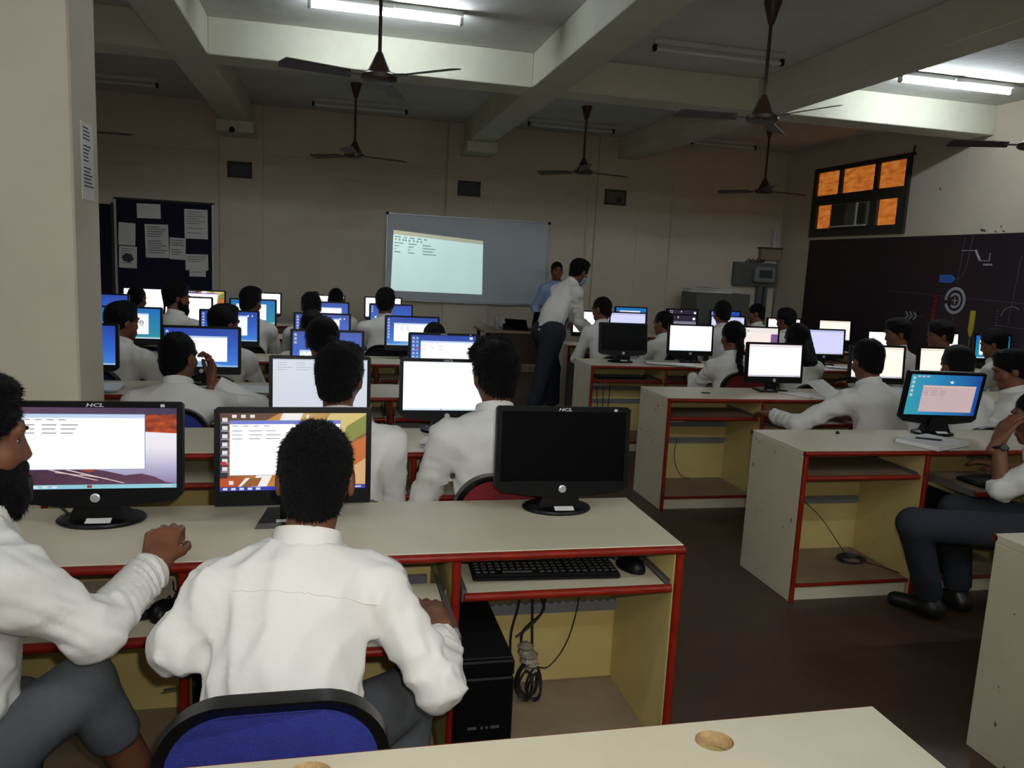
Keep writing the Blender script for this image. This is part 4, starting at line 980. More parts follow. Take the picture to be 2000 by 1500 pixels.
# ------------------------------------------------------------------ chairs
_chair_mesh = {}
def rr_outline(w, h, r, n=6):
    pts = []
    for cx, cz, a0 in ((w-r, -h+.06, -.5), (w-r*1.0, h-r, 0), (-w+r, h-r, .5), (-w+r, -h+.06, 1.0)):
        rr = r if cz > 0 else .06
        cx = (w-rr)*(1 if cx > 0 else -1)
        for i in range(n+1):
            a = math.pi*(a0+.5*i/n); px_, pz_ = cx+rr*math.cos(a), cz+rr*math.sin(a); pts.append((px_, pz_+(.014*(1-(px_/w)**2) if pz_ > 0 else 0)))
    return pts
def chair(x, y, rz, mcol, lab, top=.79, w=.2, zseat=.43):
    e = empty('chair', (x, y, 0), lab, 'chair', 'student chairs', rz=rz)
    key = (mcol.name, round(top, 2), round(w, 2))
    if key not in _chair_mesh:
        h = .15; cz = top-h-.0; o = rr_outline(w, h, .125, 10)
        bow = lambda q: -.035*(q[0]/w)**2*-1
        mb = MB(); oi = [(q[0]*.90, q[1]*.88) for q in o]
        mb.prism(oi, lambda q: (q[0], -.232+bow(q), cz+q[1]), lambda q: (q[0], -.19+bow(q), cz+q[1]))
        a = mb.mesh('backrest', mcol)
        mb = MB(); k = len(o)
        def shell(q, yy): return (q[0], yy+bow(q), cz+q[1])
        vs = [shell(q, -.236) for q in o] + [shell(q, -.196) for q in o] + [shell(q, -.228) for q in oi] + [shell(q, -.21) for q in oi]
        fs = []
        for i in range(k):
            j = (i+1) % k; fs += [(i, j, k+j, k+i), (i, 2*k+i, 2*k+j, j), (k+i, k+j, 3*k+j, 3*k+i), (2*k+i, 3*k+i, 3*k+j, 2*k+j)]
        mb.add(vs, fs)
        b = mb.mesh('back_rim', M_RIM)
        bm = bmesh.new(); bm.from_mesh(b); bmesh.ops.recalc_face_normals(bm, faces=bm.faces[:]); bm.to_mesh(b); bm.free()
        b.polygons.foreach_set('use_smooth', [True]*len(b.polygons)); b.set_sharp_from_angle(angle=math.radians(75))
        c = MB().prism(rr_outline(.22, .2, .06), lambda q: (q[0], q[1]+.02, .36), lambda q: (q[0]*.97, q[1]*.97+.02, .4)).mesh('seat', mcol)
        l = MB().tube([(0, 0, .36), (0, 0, .012)], .011, 8).mesh('leg', M_RIM)
        s = MB().tube([(0, -.16, .37), (0, -.235, .42), (0, -.245, cz)], .014, 8).mesh('back_stem', M_RIM)
        _chair_mesh[key] = (a, b, c, l, s)
    a, b, c, l, s = _chair_mesh[key]
    bk = link('backrest', a, e); link('back_rim', b, bk); link('seat', c, e, (0, 0, zseat-.43))
    for dx in (-.18, .18):
        for dy in (-.15, .18): link('leg', l, e, (dx, dy, 0))
    for dx in (-.08, .08): link('back_stem', s, e, (dx, 0, 0))
    return e

# ------------------------------------------------------------------ implicit-surface figures
def npv(v): return np.array(v, dtype=np.float64)
def unit(v):
    v = npv(v); return v/np.linalg.norm(v)
class Field:
    def __init__(s, prims, h, pad=.03):
        lo = np.min([p['lo'] for p in prims], axis=0)-pad; hi = np.max([p['hi'] for p in prims], axis=0)+pad
        s.lo = lo; s.h = h; s.n = np.ceil((hi-lo)/h).astype(int)+1
        s.ax = [(lo[i]+h*np.arange(s.n[i])).astype(np.float32) for i in range(3)]
        s.F = np.full(tuple(s.n), 1e3, dtype=np.float32)
        for p in prims: s.add(p)
    def grid(s, sl=(slice(None),)*3): return s.ax[0][sl[0]][:, None, None], s.ax[1][sl[1]][None, :, None], s.ax[2][sl[2]][None, None, :]
    def add(s, p):
        k = p['k']; mg = k+2.5*s.h; sl = []
        for i in range(3):
            a = int(max(0, math.floor((p['lo'][i]-mg-s.lo[i])/s.h))); b = int(min(s.n[i], math.ceil((p['hi'][i]+mg-s.lo[i])/s.h)+1)); sl.append(slice(a, b))
        sl = tuple(sl); X, Y, Z = s.grid(sl); d = p['fn'](X, Y, Z).astype(np.float32); f = s.F[sl]
        if p.get('sub'): s.F[sl] = np.maximum(f, -d); return
        hh = np.clip(k-np.abs(f-d), 0, None)/k
        s.F[sl] = np.minimum(f, d)-hh*hh*k*.25
    def cut(s, n, c):   # keep the side where n.(p-c) < 0
        X, Y, Z = s.grid(); s.F = np.maximum(s.F, (X-c[0])*n[0]+(Y-c[1])*n[1]+(Z-c[2])*n[2]).astype(np.float32)
    def warp(s, fn): X, Y, Z = s.grid(); s.F = s.F+fn(X, Y, Z).astype(np.float32)
    def nets(s):
        F = s.F; S = F < 0; nx, ny, nz = F.shape
        cnt = np.zeros((nx-1, ny-1, nz-1), np.int8); cor = [(a, b, c) for a in (0, 1) for b in (0, 1) for c in (0, 1)]
        for a, b, c in cor: cnt += S[a:nx-1+a, b:ny-1+b, c:nz-1+c]
        I, J, K = np.nonzero((cnt > 0) & (cnt < 8)); n = len(I)
        vid = np.full(cnt.shape, -1, np.int32); vid[I, J, K] = np.arange(n)
        val = {c: F[I+c[0], J+c[1], K+c[2]] for c in cor}; acc = np.zeros((n, 3)); num = np.zeros(n)
        for c in cor:
            for ax in range(3):
                if c[ax]: continue
                e = list(c); e[ax] = 1; e = tuple(e); va, vb = val[c], val[e]; m = (va < 0) != (vb < 0)
                if not m.any(): continue
                t = va[m]/(va[m]-vb[m]); p = np.tile(np.array(c, float), (m.sum(), 1)); p[:, ax] += t; acc[m] += p; num[m] += 1
        V = s.lo + s.h*(np.stack([I, J, K], 1)+acc/num[:, None])
        quads = []
        def q(ax):
            o = [i for i in range(3) if i != ax]
            A = [slice(1, -1)]*3; A[ax] = slice(0, -1); B = [slice(1, -1)]*3; B[ax] = slice(1, None)
            sa, sb = S[tuple(A)], S[tuple(B)]; i = np.stack(np.nonzero(sa != sb), 1)
            if len(i) == 0: return
            ins = sa[i[:, 0], i[:, 1], i[:, 2]]
            base = i.copy(); base[:, o[0]] += 1; base[:, o[1]] += 1
            def cell(d0, d1):
                c = base.copy(); c[:, o[0]] += d0; c[:, o[1]] += d1; return vid[c[:, 0], c[:, 1], c[:, 2]]
            Q = np.stack([cell(-1, -1), cell(0, -1), cell(0, 0), cell(-1, 0)], 1)
            flip = ins if ax == 1 else ~ins
            Q[flip] = Q[flip][:, ::-1]; quads.append(Q)
        for ax in range(3): q(ax)
        return V, (np.concatenate(quads) if quads else np.zeros((0, 4), int))
def mesh_np(name, parts, mats, smooth=True, tris=None):
    """parts: list of (V, Q, material index)"""
    me = bpy.data.meshes.new(name); nv = sum(len(p[0]) for p in parts); nq = sum(len(p[1]) for p in parts)
    me.vertices.add(nv); me.vertices.foreach_set('co', np.concatenate([p[0] for p in parts]).astype(np.float32).ravel())
    off = 0; qs = []; ms = []
    for V, Q, mi in parts: qs.append(Q+off); ms.append(np.full(len(Q), mi)); off += len(V)
    qs = np.concatenate(qs); sz = qs.shape[1]
    me.loops.add(nq*sz); me.polygons.add(nq); me.loops.foreach_set('vertex_index', qs.ravel().astype(np.int32))
    me.polygons.foreach_set('loop_start', np.arange(0, nq*sz, sz, dtype=np.int32)); me.polygons.foreach_set('loop_total', np.full(nq, sz, np.int32))
    for m in mats: me.materials.append(m)
    me.polygons.foreach_set('material_index', np.concatenate(ms).astype(np.int32))
    me.polygons.foreach_set('use_smooth', np.full(nq, smooth)); me.update(calc_edges=True); me.validate()
    return me
def cap(a, b, ra, rb=None, k=.02, cut=None, fold=None):
    a, b = npv(a), npv(b); rb = ra if rb is None else rb; d = b-a; L2 = max(float(d @ d), 1e-9); r = max(ra, rb)
    def fn(X, Y, Z):
        px, py, pz = X-a[0], Y-a[1], Z-a[2]; t = np.clip((px*d[0]+py*d[1]+pz*d[2])/L2, 0, 1)
        q = np.sqrt((px-d[0]*t)**2+(py-d[1]*t)**2+(pz-d[2]*t)**2)-(ra+(rb-ra)*t)
        if fold is not None:
            am, sd = fold; sx_ = 37.0+sd % 5; L = math.sqrt(L2); ph = 40*(px*.6+py*.5-pz*.7)+9*np.sin(11*px+13*py+7*pz+sd)
            q = q-am*(np.abs(np.sin(t*L*24+ph*.9+sd))-.55)-am*.35*np.sin(t*L*55+ph*1.6+sd*2)*np.clip(np.sin(9*px-14*py+6*pz+sd)+.4, 0, 1)
        if cut is not None:
            c, n = cut; q = np.maximum(q, (X-c[0])*n[0]+(Y-c[1])*n[1]+(Z-c[2])*n[2])
        return q
    return dict(fn=fn, lo=np.minimum(a, b)-r, hi=np.maximum(a, b)+r, k=k)
def ecap(a, b, ra, rb, lat, sq, k=.04):
    a, b = npv(a), npv(b); L = np.linalg.norm(b-a); u = (b-a)/L; lat = unit(npv(lat)-u*float(npv(lat) @ u)); dep = np.cross(u, lat); r = max(ra, rb)
    def fn(X, Y, Z):
        px, py, pz = X-a[0], Y-a[1], Z-a[2]; w = px*u[0]+py*u[1]+pz*u[2]; t = np.clip(w/L, 0, 1); w = w-t*L
        l = px*lat[0]+py*lat[1]+pz*lat[2]; dd = (px*dep[0]+py*dep[1]+pz*dep[2])/sq
        return (np.sqrt(w*w+l*l+dd*dd)-(ra+(rb-ra)*t))*.85
    return dict(fn=fn, lo=np.minimum(a, b)-r, hi=np.maximum(a, b)+r, k=k)
def ell(c, rad, R, k=.02, sub=False):
    c = npv(c); rad = npv(rad); m = max(rad); R = npv(R)
    def fn(X, Y, Z):
        px, py, pz = X-c[0], Y-c[1], Z-c[2]; q = [R[i][0]*px+R[i][1]*py+R[i][2]*pz for i in range(3)]
        k0 = np.sqrt(sum((q[i]/rad[i])**2 for i in range(3)))+1e-6; k1 = np.sqrt(sum((q[i]/rad[i]**2)**2 for i in range(3)))+1e-6
        return k0*(k0-1)/k1
    return dict(fn=fn, lo=c-m, hi=c+m, k=k, sub=sub)
def ik(S, W, l1, l2, hint):
    S, W = npv(S), npv(W); d = W-S; L = np.linalg.norm(d); mx = (l1+l2)*.998
    if L > mx: f = L/mx; l1 *= f; l2 *= f
    L = max(L, abs(l1-l2)+.02); u = d/np.linalg.norm(d); a = (l1*l1-l2*l2+L*L)/(2*L); hh = math.sqrt(max(l1*l1-a*a, 0))
    h = npv(hint)-u*float(npv(hint) @ u); h = unit(h)
    return S+u*a+h*hh
def hand(W, d, n, t, curl=.35, thumb=.5, spread=.004, sc=1.0):
    """W wrist, d along the hand, n the palm's facing side, t toward the thumb"""
    W, d, n, t = npv(W), unit(d), unit(n), unit(t); P = []
    offs = (.03, .0105, -.010, -.029); lens = ((.043, .026, .021), (.047, .029, .022), (.043, .027, .021), (.034, .021, .018)); kn = (.088, .092, .088, .078)
    for o, ls, kk in zip(offs, lens, kn):
        K = W+d*kk*sc+t*o*sc; P.append(cap(W+d*.005+t*o*.6*sc, K, .017*sc, .0115*sc, k=.012)); a = curl; p = K
        for i, l in enumerate(ls):
            a_ = a*(.6+.55*i); dirv = d*math.cos(a_)+n*math.sin(a_)+t*o*spread*20*(1-.3*i); dirv = unit(dirv)
            q = p+dirv*l*sc; P.append(cap(p, q, (.0102-.001*i)*sc, (.0094-.001*i)*sc, k=.004)); p = q; a += curl*.35
    b0 = W+d*.02*sc+t*.02*sc; b1 = b0+unit(d*.75+t*.6+n*thumb*.5)*.046*sc; b2 = b1+unit(d*.9+t*(.15)+n*thumb*.7)*.032*sc; b3 = b2+unit(d*.9-t*.15+n*thumb*.8)*.024*sc
    P += [cap(b0, b1, .015*sc, .0115*sc, k=.012), cap(b1, b2, .0112*sc, .0102*sc, k=.004), cap(b2, b3, .0102*sc, .0085*sc, k=.004)]
    P.append(cap(W-d*.05, W+d*.02, .026*sc, .024*sc, k=.015))
    return P
def rotz(v, a): c, s = math.cos(a), math.sin(a); return npv((v[0]*c-v[1]*s, v[0]*s+v[1]*c, v[2]))
_np_seed = [0]
def wrinkles(seed, amp, fr=(22, 60)):
    rg = np.random.RandomState(seed); ws = []
    for i in range(7):
        d = rg.normal(size=3); d /= np.linalg.norm(d); e = rg.normal(size=3)*10; ws.append((d*rg.uniform(*fr), e, rg.uniform(0, 6), rg.uniform(.5, 1)))
    def fn(X, Y, Z):
        o = 0
        for k, e, ph, am in ws:
            m = np.sin(e[0]*X+e[1]*Y+e[2]*Z+ph*2); o = o+am*np.clip(m, 0, 1)*(np.abs(np.sin((k[0]*X+k[1]*Y+k[2]*Z)*.5+ph+1.2*m))-.6)
        return o*amp
    return fn
def tufts(V, Q, n, length, flow, seed, width=.0018):
    """short strands standing on a hair surface (triangles)"""
    rg = np.random.RandomState(seed); a, b, c = V[Q[:, 0]], V[Q[:, 1]], V[Q[:, 2]]; nrm = np.cross(b-a, c-a); ar = np.linalg.norm(nrm, axis=1)+1e-12; nrm /= ar[:, None]
    pick = rg.choice(len(Q), n, p=ar/ar.sum()); w = rg.dirichlet((1, 1, 1), n); p = a[pick]*w[:, :1]+b[pick]*w[:, 1:2]+c[pick]*w[:, 2:]; nn = nrm[pick]
    f = flow(p, nn); f += rg.normal(size=f.shape)*.2; d = nn*(.28 if length < .02 else .5)+f; d /= np.linalg.norm(d, axis=1)[:, None]
    s = np.cross(d, nn); s /= np.linalg.norm(s, axis=1)[:, None]+1e-9; L = length*rg.uniform(.5, 1.1, n)[:, None]; p = p-nn*.002
    VV = np.stack([p-s*width, p+s*width, p+d*L], 1).reshape(-1, 3); return VV, np.arange(3*n).reshape(-1, 3)

def person(lab, head, face=0.0, lean=.35, side=0.0, hyaw=0.0, hpitch=.25, hroll=0.0, epos=None, wrists=None, elbows=None, hands=None, seat=.43, stand=None, legs=None, near=0,
           shirt=None, trouser=None, hair='short', beard=False, sleeve=(1., 1.), mask=False, glasses=False, collar=True, twist=0.0, size=1.0, watch=None, head_size=1.0, trou_end=(1., 1.), neckf=0.0, legw=1.0, watchm=None):
    """face: turn about z from +Y (radians, + = left).  Everything in world space, object origin at the pelvis base."""
    _np_seed[0] += 1; seed = _np_seed[0]
    hb = {0: .017, 1: .012, 2: .009}[near]; hh = {0: .0085, 1: .006, 2: .0045}[near]; hs = {0: .016, 1: .011, 2: .0075}[near]
    fw = rotz((0, 1, 0), face); rt = rotz((1, 0, 0), face); up = npv((0, 0, 1)); head = npv(head)
    def tilt(a): return unit(up*math.cos(a)+fw*math.sin(a)+rt*side*math.sin(abs(a)+.3))
    t0, t1, tn = tilt(lean*.6), tilt(lean*1.15), tilt(lean*.7+neckf)
    pz = (seat+.095) if stand is None else stand
    s = (head[2]-pz-.152*tn[2])/(.2*t0[2]+.33*t1[2]); s_ = min(max(s, .72), 1.12)
    if s_ != s: pz = head[2]-.152*tn[2]-s_*(.2*t0[2]+.33*t1[2]); s = s_
    off = t0*.2*s+t1*.33*s+tn*.152; Pv = head-off; waist = Pv+t0*.2*s; N = waist+t1*.33*s
    rts = rotz(rt, twist); fws = rotz(fw, twist)
    sh = [N-t1*.09-rts*.165*size, N-t1*.09+rts*.165*size]
    # default hands on a keyboard in front
    if wrists is None: wrists = [None, None]
    W = []
    for i in (0, 1):
        W.append(npv(wrists[i]) if wrists[i] is not None else npv(Pv+fw*.42+rt*(-.13 if i == 0 else .13))*npv((1, 1, 0))+up*.67)
    E = []
    for i in (0, 1):
        hint = (elbows[i] if elbows and elbows[i] is not None else (-up*1.0+rt*(-.55 if i == 0 else .55)-fw*.35)); E.append(npv(epos[i]) if epos and epos[i] is not None else ik(sh[i], W[i], .29*size, .25*size, hint))
    hips = [Pv-rt*.09, Pv+rt*.09]; K = []; A = []
    for i in (0, 1):
        if legs and legs[i] is not None: k_, a_ = npv(legs[i][0]), npv(legs[i][1])
        elif stand is None: k_ = hips[i]+fw*.40+rt*(-.06 if i == 0 else .06); k_[2] = max(pz+.0, .5)-.0; a_ = k_*1.0+fw*.02; a_[2] = .09
        else: a_ = hips[i]*1.0; a_[2] = .09; k_ = (hips[i]+a_)/2+fw*.03
        K.append(k_); A.append(a_)
    # ---- head frame
    hf0 = rotz(fw, hyaw); hr = rotz(rt, hyaw); hf = unit(hf0*math.cos(hpitch)-up*math.sin(hpitch)); hu = unit(np.cross(hr, hf)); hr = unit(hr*math.cos(hroll)+hu*math.sin(hroll)); hu = unit(np.cross(hr, hf))
    R = np.stack([hr, hf, hu]); g = head_size
    def hp(x, y, z): return head+(hr*x+hf*y+hu*z)*g
    G = lambda *r: [q*g for q in r]
    body = [ecap(Pv, waist, .125, .118, rt, .74), ecap(waist, N-t1*.11, .12, .135, rts, .66), cap(sh[0], sh[1], .045, k=.05), cap(N-t1*.07, N+tn*.02, .062, .052, k=.04), cap(hips[0], hips[1], .1, k=.05)]
    for i in (0, 1):
        body += [cap(sh[i], E[i], .046, .038, k=.03), cap(E[i], W[i], .038, .027, k=.012), cap(hips[i], K[i], .078, .052, k=.03), cap(K[i], A[i], .05, .034, k=.015), cap(A[i]-up*.03, A[i]-up*.045+fw*.13, .034, .028, k=.02)]
    Vb = [Field(body, hb).nets() + (0,)]
    face_p = [ell(hp(0, -.012, .03), G(.074, .093, .086), R), ell(hp(0, .03, -.042), G(.057, .06, .076), R, k=.03), cap(hp(0, .058, -.09), hp(0, .064, -.098), .026*g, k=.02),
              cap(hp(0, .079, .014), hp(0, .096, -.03), .008*g, .0115*g, k=.012), cap(hp(-.011, .088, -.036), hp(.011, .088, -.036), .009*g, k=.008), cap(hp(-.036, .074, .027), hp(.036, .074, .027), .014*g, k=.014),
              cap(hp(-.042, .055, -.025), hp(.042, .055, -.025), .024*g, k=.02), cap(hp(-.019, .086, -.066), hp(.019, .086, -.066), .0085*g, k=.008), cap(hp(-.016, .084, -.078), hp(.016, .084, -.078), .009*g, k=.008),
              ell(hp(-.077, -.008, -.008), G(.010, .021, .033), R, k=.008), ell(hp(.077, -.008, -.008), G(.010, .021, .033), R, k=.008),
              cap(N-t1*.03, hp(0, -.022, -.06), .055, .052, k=.03)]
    for sx in (-.032, .032): face_p.append(ell(hp(sx, .09, .005), G(.015, .014, .011), R, k=.01, sub=True))
    Vb.append(Field(face_p, hh).nets() + (0,))
    for i in (0, 1):
        fa = unit(W[i]-E[i])
        if hands and hands[i] is not None: d, n, t, cu, th = hands[i]
        else: d = unit(fa*.4+fw*.9-up*.1); n = -up; t = (rt if i == 0 else -rt); cu, th = .3, .5
        d = unit(d); n = unit(npv(n)-d*float(npv(n) @ d)); t = unit(npv(t)-d*float(npv(t) @ d)-n*float(npv(t) @ n))
        Vb.append(Field(hand(W[i], d, n, t, cu, th), .0055 if near == 0 else .0036).nets() + (0,))
    # origin at the pelvis, on the seat or floor
    org = npv((Pv[0], Pv[1], 0 if stand is not None else seat))
    def ob(name, parts, mats, parent, smooth=True):
        parts = [(p[0]-org, p[1], p[2]) for p in parts]; return link(name, mesh_np(name, parts, mats, smooth), parent)
    root = ob('person', Vb, [M_SKIN], None); root.location = org; tag(root, lab, 'person', 'students in the lab')
    # ---- face details
    ev = []
    for sx in (-.032, .032):
        mb = MB(); mb.lathe([(.001, -.011), (.008, -.0078), (.011, 0), (.008, .0078), (.001, .011)], n=10, mtx=Matrix.Translation(tuple(hp(sx, .067, .004)-org)) @ Matrix(tuple(tuple(R.T[i])+(0,) for i in range(3))+((0, 0, 0, 1),)))
        mb.lathe([(.005, 0), (.004, .0016)], n=10, mi=1, mtx=Matrix.Translation(tuple(hp(sx, .0772, .004)-org)) @ Matrix(tuple(tuple(R.T[i])+(0,) for i in range(3))+((0, 0, 0, 1),)) @ Matrix.Rotation(-math.pi/2, 4, 'X'))
        mb.obj('eye', [M_EYEW, M_HAIR], root, smooth=True)
        MB().tube([tuple(hp(sx*.45, .091, .025)-org), tuple(hp(sx, .0895, .031)-org), tuple(hp(sx*1.5, .078, .026)-org)], [.003, .004, .002], 6).obj('eyebrow', M_HAIR, root, smooth=True)
    MB().tube([tuple(hp(-.021, .085, -.071)-org), tuple(hp(-.008, .0945, -.069)-org), tuple(hp(.008, .0945, -.069)-org), tuple(hp(.021, .085, -.071)-org)], [.002, .0045, .0045, .002], 6).obj('lips', M_LIP, root, smooth=True)
    # ---- hair
    nz = wrinkles(seed+50, .0035, (110, 260))
    rad = {'short': (.081, .101, .094), 'crop': (.078, .098, .089), 'thick': (.088, .108, .102), 'curly': (.088, .106, .104), 'bun': (.088, .106, .1), 'braid': (.088, .106, .1), 'long': (.088, .106, .1)}[hair]
    HP = [ell(hp(0, -.021, .033), G(*rad), R)]
    if hair in ('short', 'thick', 'curly', 'crop'): HP.append(ell(hp(0, -.052, -.045), G(.063, .05, .062), R, k=.03))
    if hair == 'curly': HP += [ell(hp(-.03+.02*i, .03+.015*(i % 3), .115+.008*(i % 2)), G(.036, .036, .03), R, k=.015) for i in range(4)] + [ell(hp(-.055, .04, .085), G(.035, .04, .035), R, k=.015)]
    if hair == 'thick': HP += [ell(hp(.015, .02, .105), G(.055, .055, .03), R, k=.03)]
    F = Field(HP, hh, pad=.03); n_ = hf*.67-hu*.742; F.cut(n_, hp(0, .085, .055 if hair != 'crop' else .06)); F.cut(-hu, hp(0, 0, -.104))
    F.warp(lambda X, Y, Z: nz(X, Y, Z)*.9)
    hv = [F.nets() + (0,)]
    if hair == 'bun': hv.append(_bun(hp, g, R, nz, hh))
    if hair == 'braid':
        q = [hp(0, -.09, -.02), hp(.0, -.115, -.1), N-fw*.12-up*.02+rt*.0, waist+t1*.14-fw*.15, waist+t1*.02-fw*.17]; PP = []
        for i in range(len(q)-1):
            for j in range(4): t = j/4; c = q[i]*(1-t)+q[i+1]*t; f_ = (i*4+j)/16; PP.append(ell(c+rt*.006*(1 if j % 2 else -1), [.034-.02*f_, .03-.016*f_, .034], np.eye(3), k=.008))
        hv.append(Field(PP, hh).nets() + (0,))
    if hair == 'long':
        PP = [cap(hp(sx, -.05, .03), hp(sx*1.1, -.09, -.2), .05, .045, k=.04) for sx in (-.045, 0, .045)] + [cap(hp(sx, .01, -.0), hp(sx*1.05, -.04, -.17), .03, .03, k=.03) for sx in (-.07, .07)]
        F2 = Field(PP, hh); F2.warp(lambda X, Y, Z: nz(X, Y, Z)); hv.append(F2.nets() + (0,))
    hobj = ob('hair', hv, [M_HAIR], root)
    if near:
        V0, Q0 = hv[0][0], hv[0][1]
        crown = hp(0, -.06, .09)
        def flow(p, nn):
            f = p-crown; f = f-nn*np.sum(f*nn, 1)[:, None]; return f/(np.linalg.norm(f, axis=1)[:, None]+.02)*.9
        VV, TT = tufts(V0, Q0, 9000 if near == 2 else 3000, .016 if hair != 'curly' else .022, flow, seed, .0013 if near == 2 else .002)
        o = link('hair_strands', mesh_np('hair_strands', [(VV-org, TT, 0)], [M_HAIR], False), hobj); o['kind'] = 'stuff'
    if beard:
        BP = [ell(hp(0, .04, -.078), G(.064, .064, .07), R), ell(hp(0, .07, -.118), G(.042, .04, .05), R, k=.03), cap(hp(-.062, .005, -.02), hp(-.055, .03, -.07), .016, .02, k=.02), cap(hp(.062, .005, -.02), hp(.055, .03, -.07), .016, .02, k=.02), cap(hp(-.024, .09, -.052), hp(.024, .09, -.052), .009, k=.01)]
        F = Field(BP, hh); F.add(ell(hp(0, .098, -.066), G(.022, .02, .011), R, sub=True)); F.warp(lambda X, Y, Z: nz(X, Y, Z)*.7); F.add(ell(hp(0, .075, -.015), G(.05, .04, .03), R, sub=True))
        bv = F.nets(); bo = ob('beard', [bv + (0,)], [M_HAIR], root)
        if near:
            VV, TT = tufts(bv[0], bv[1], 5000, .016, lambda p, nn: np.tile(-hu*.9, (len(p), 1)), seed+3, .0013)
            o = link('beard_strands', mesh_np('beard_strands', [(VV-org, TT, 0)], [M_HAIR], False), bo); o['kind'] = 'stuff'
    if mask:
        F = Field([ell(hp(0, .052, -.05), G(.066, .064, .066), R), cap(hp(0, .1, -.03), hp(0, .1, -.06), .018, k=.03)], .006); F.cut(hu, hp(0, 0, -.012)); F.cut(-hf, hp(0, .035, 0)); mo = ob('face_mask', [F.nets() + (0,)], [M_MASK], root)
        for sx in (-1, 1): MB().tube([tuple(hp(sx*.06, .045, -.03)-org), tuple(hp(sx*.08, -.02, -.0)-org)], .0015, 5).obj('ear_loop', M_PAPER, mo)
    if glasses:
        for sx in (-.034, .034): MB().tube([tuple(hp(sx+.021*math.cos(a), .107, .004+.016*math.sin(a))-org) for a in np.linspace(0, 6.283, 15)[:-1]], .0018, 5, closed=True).obj('glasses_rim', M_BLACK, root)
        for sx in (-1, 1): MB().tube([tuple(hp(sx*.056, .104, .008)-org), tuple(hp(sx*.083, .0, .012)-org)], .0018, 5).obj('glasses_temple', M_BLACK, root)
    # ---- shirt
    ms = shirt or M_SHIRT
    SP = [ecap(Pv-t0*.03, waist, .152, .146, rt, .80, k=.05), ecap(waist, N-t1*.13, .147, .158, rts, .70, k=.05), cap(sh[0]-t1*.02, sh[1]-t1*.02, .055, k=.06), cap(N-t1*.045, sh[0], .06, .056, k=.045), cap(N-t1*.045, sh[1], .06, .056, k=.045), cap(N-t1*.05, N+tn*.01, .072, .062, k=.03)]
    arms = []
    for i in (0, 1):
        fr = sleeve[i]; arms.append(cap(sh[i], E[i], .058*size, .054, k=.035, fold=(.006 if near else .004, seed+i)))
        if fr > 0:
            c = E[i]+(W[i]-E[i])*fr; u = unit(W[i]-E[i]); arms.append(cap(E[i], c+u*.03, .055, .043 if fr > .7 else .05, k=.02, cut=(c, u), fold=(.007 if near else .004, seed+i+7)))
    allp = SP+arms; F3 = Field([dict(fn=lambda X, Y, Z: X*0+Y*0+Z*0+9.0, lo=np.min([p['lo'] for p in allp], axis=0), hi=np.max([p['hi'] for p in allp], axis=0), k=.01)], hs, pad=.04)
    F3.F[:] = 1e3
    for p in SP: F3.add(p)
    F3.cut(tn, N+tn*.012)
    F3.cut(-t0, Pv-t0*(.02 if stand is None else .02))
    for p in arms: F3.add(p)
    F3.warp(wrinkles(seed, .009 if near else .006, (45, 130)))
    sn = F3.nets(); so = ob('shirt', [sn + (0,)], [ms], root)
    if near == 2:      # yoke seam across the back
        rel = sn[0]-N; al = rel @ t1; la = rel @ rts; de = rel @ fws; path = []
        for x_ in np.linspace(-.15, .15, 25):
            m_ = (np.abs(la-x_) < .009) & (np.abs(al+.095+.12*x_*x_*4) < .010)
            if m_.any(): i_ = np.nonzero(m_)[0][np.argmin(de[m_])]; path.append(sn[0][i_]-org-fws*.0006)
        if len(path) > 4: MB().tube([tuple(q_) for q_ in path], .0016, 5).obj('yoke_seam', ms, so, smooth=True)
    if collar:
        ux = unit(np.cross(fws, tn)); uy = unit(np.cross(tn, ux)); n = 28; cv = []; cb = N+tn*.0+uy*.004
        rings = [(.066, -.02), (.067, .046), (.0725, .05), (.082, -.008), (.074, -.02)]
        for r, z in rings:
            for j in range(n):
                a = -math.pi/2+2*math.pi*j/n; fz = .5+.5*math.sin(a); cv.append(cb+ux*(r*math.cos(a))+uy*(r*1.02*math.sin(a))+tn*(z-.03*fz)-org)
        k = len(rings); fs = [(i*n+j, i*n+(j+1) % n, ((i+1) % k)*n+(j+1) % n, ((i+1) % k)*n+j) for i in range(k) for j in range(n)]
        MB().add(cv, fs).obj('collar', ms, so, smooth=True)
    for i in (0, 1):
        if sleeve[i] > .3:
            c = E[i]+(W[i]-E[i])*sleeve[i]; u = unit(W[i]-E[i]); r = .046 if sleeve[i] > .7 else .053
            MB().tube([tuple(c-u*.055-org), tuple(c-u*.004-org), tuple(c-org), tuple(c-u*.004-org)], [r, r*.98, r*.95, r*.8], 16, caps=False).obj('cuff', ms, so, smooth=True)
    # ---- trousers, socks, shoes
    mt = trouser or M_TROU
    TP = [cap(hips[0], hips[1], .112, k=.05), ecap(Pv, Pv+t0*.09, .13, .128, rt, .78, k=.04)]
    for i in (0, 1):
        e_ = K[i]+(A[i]-K[i])*(.93*trou_end[i]); u = unit(A[i]-K[i]); TP += [cap(hips[i], K[i], .094*legw, .071*legw, k=.04), cap(K[i], e_+u*.03, .07*legw, .06*legw, k=.02, cut=(e_, u))]
    F = Field(TP, hs*1.1); F.warp(wrinkles(seed+9, .003, (18, 50))); ob('trousers', [F.nets() + (0,)], [mt], root)
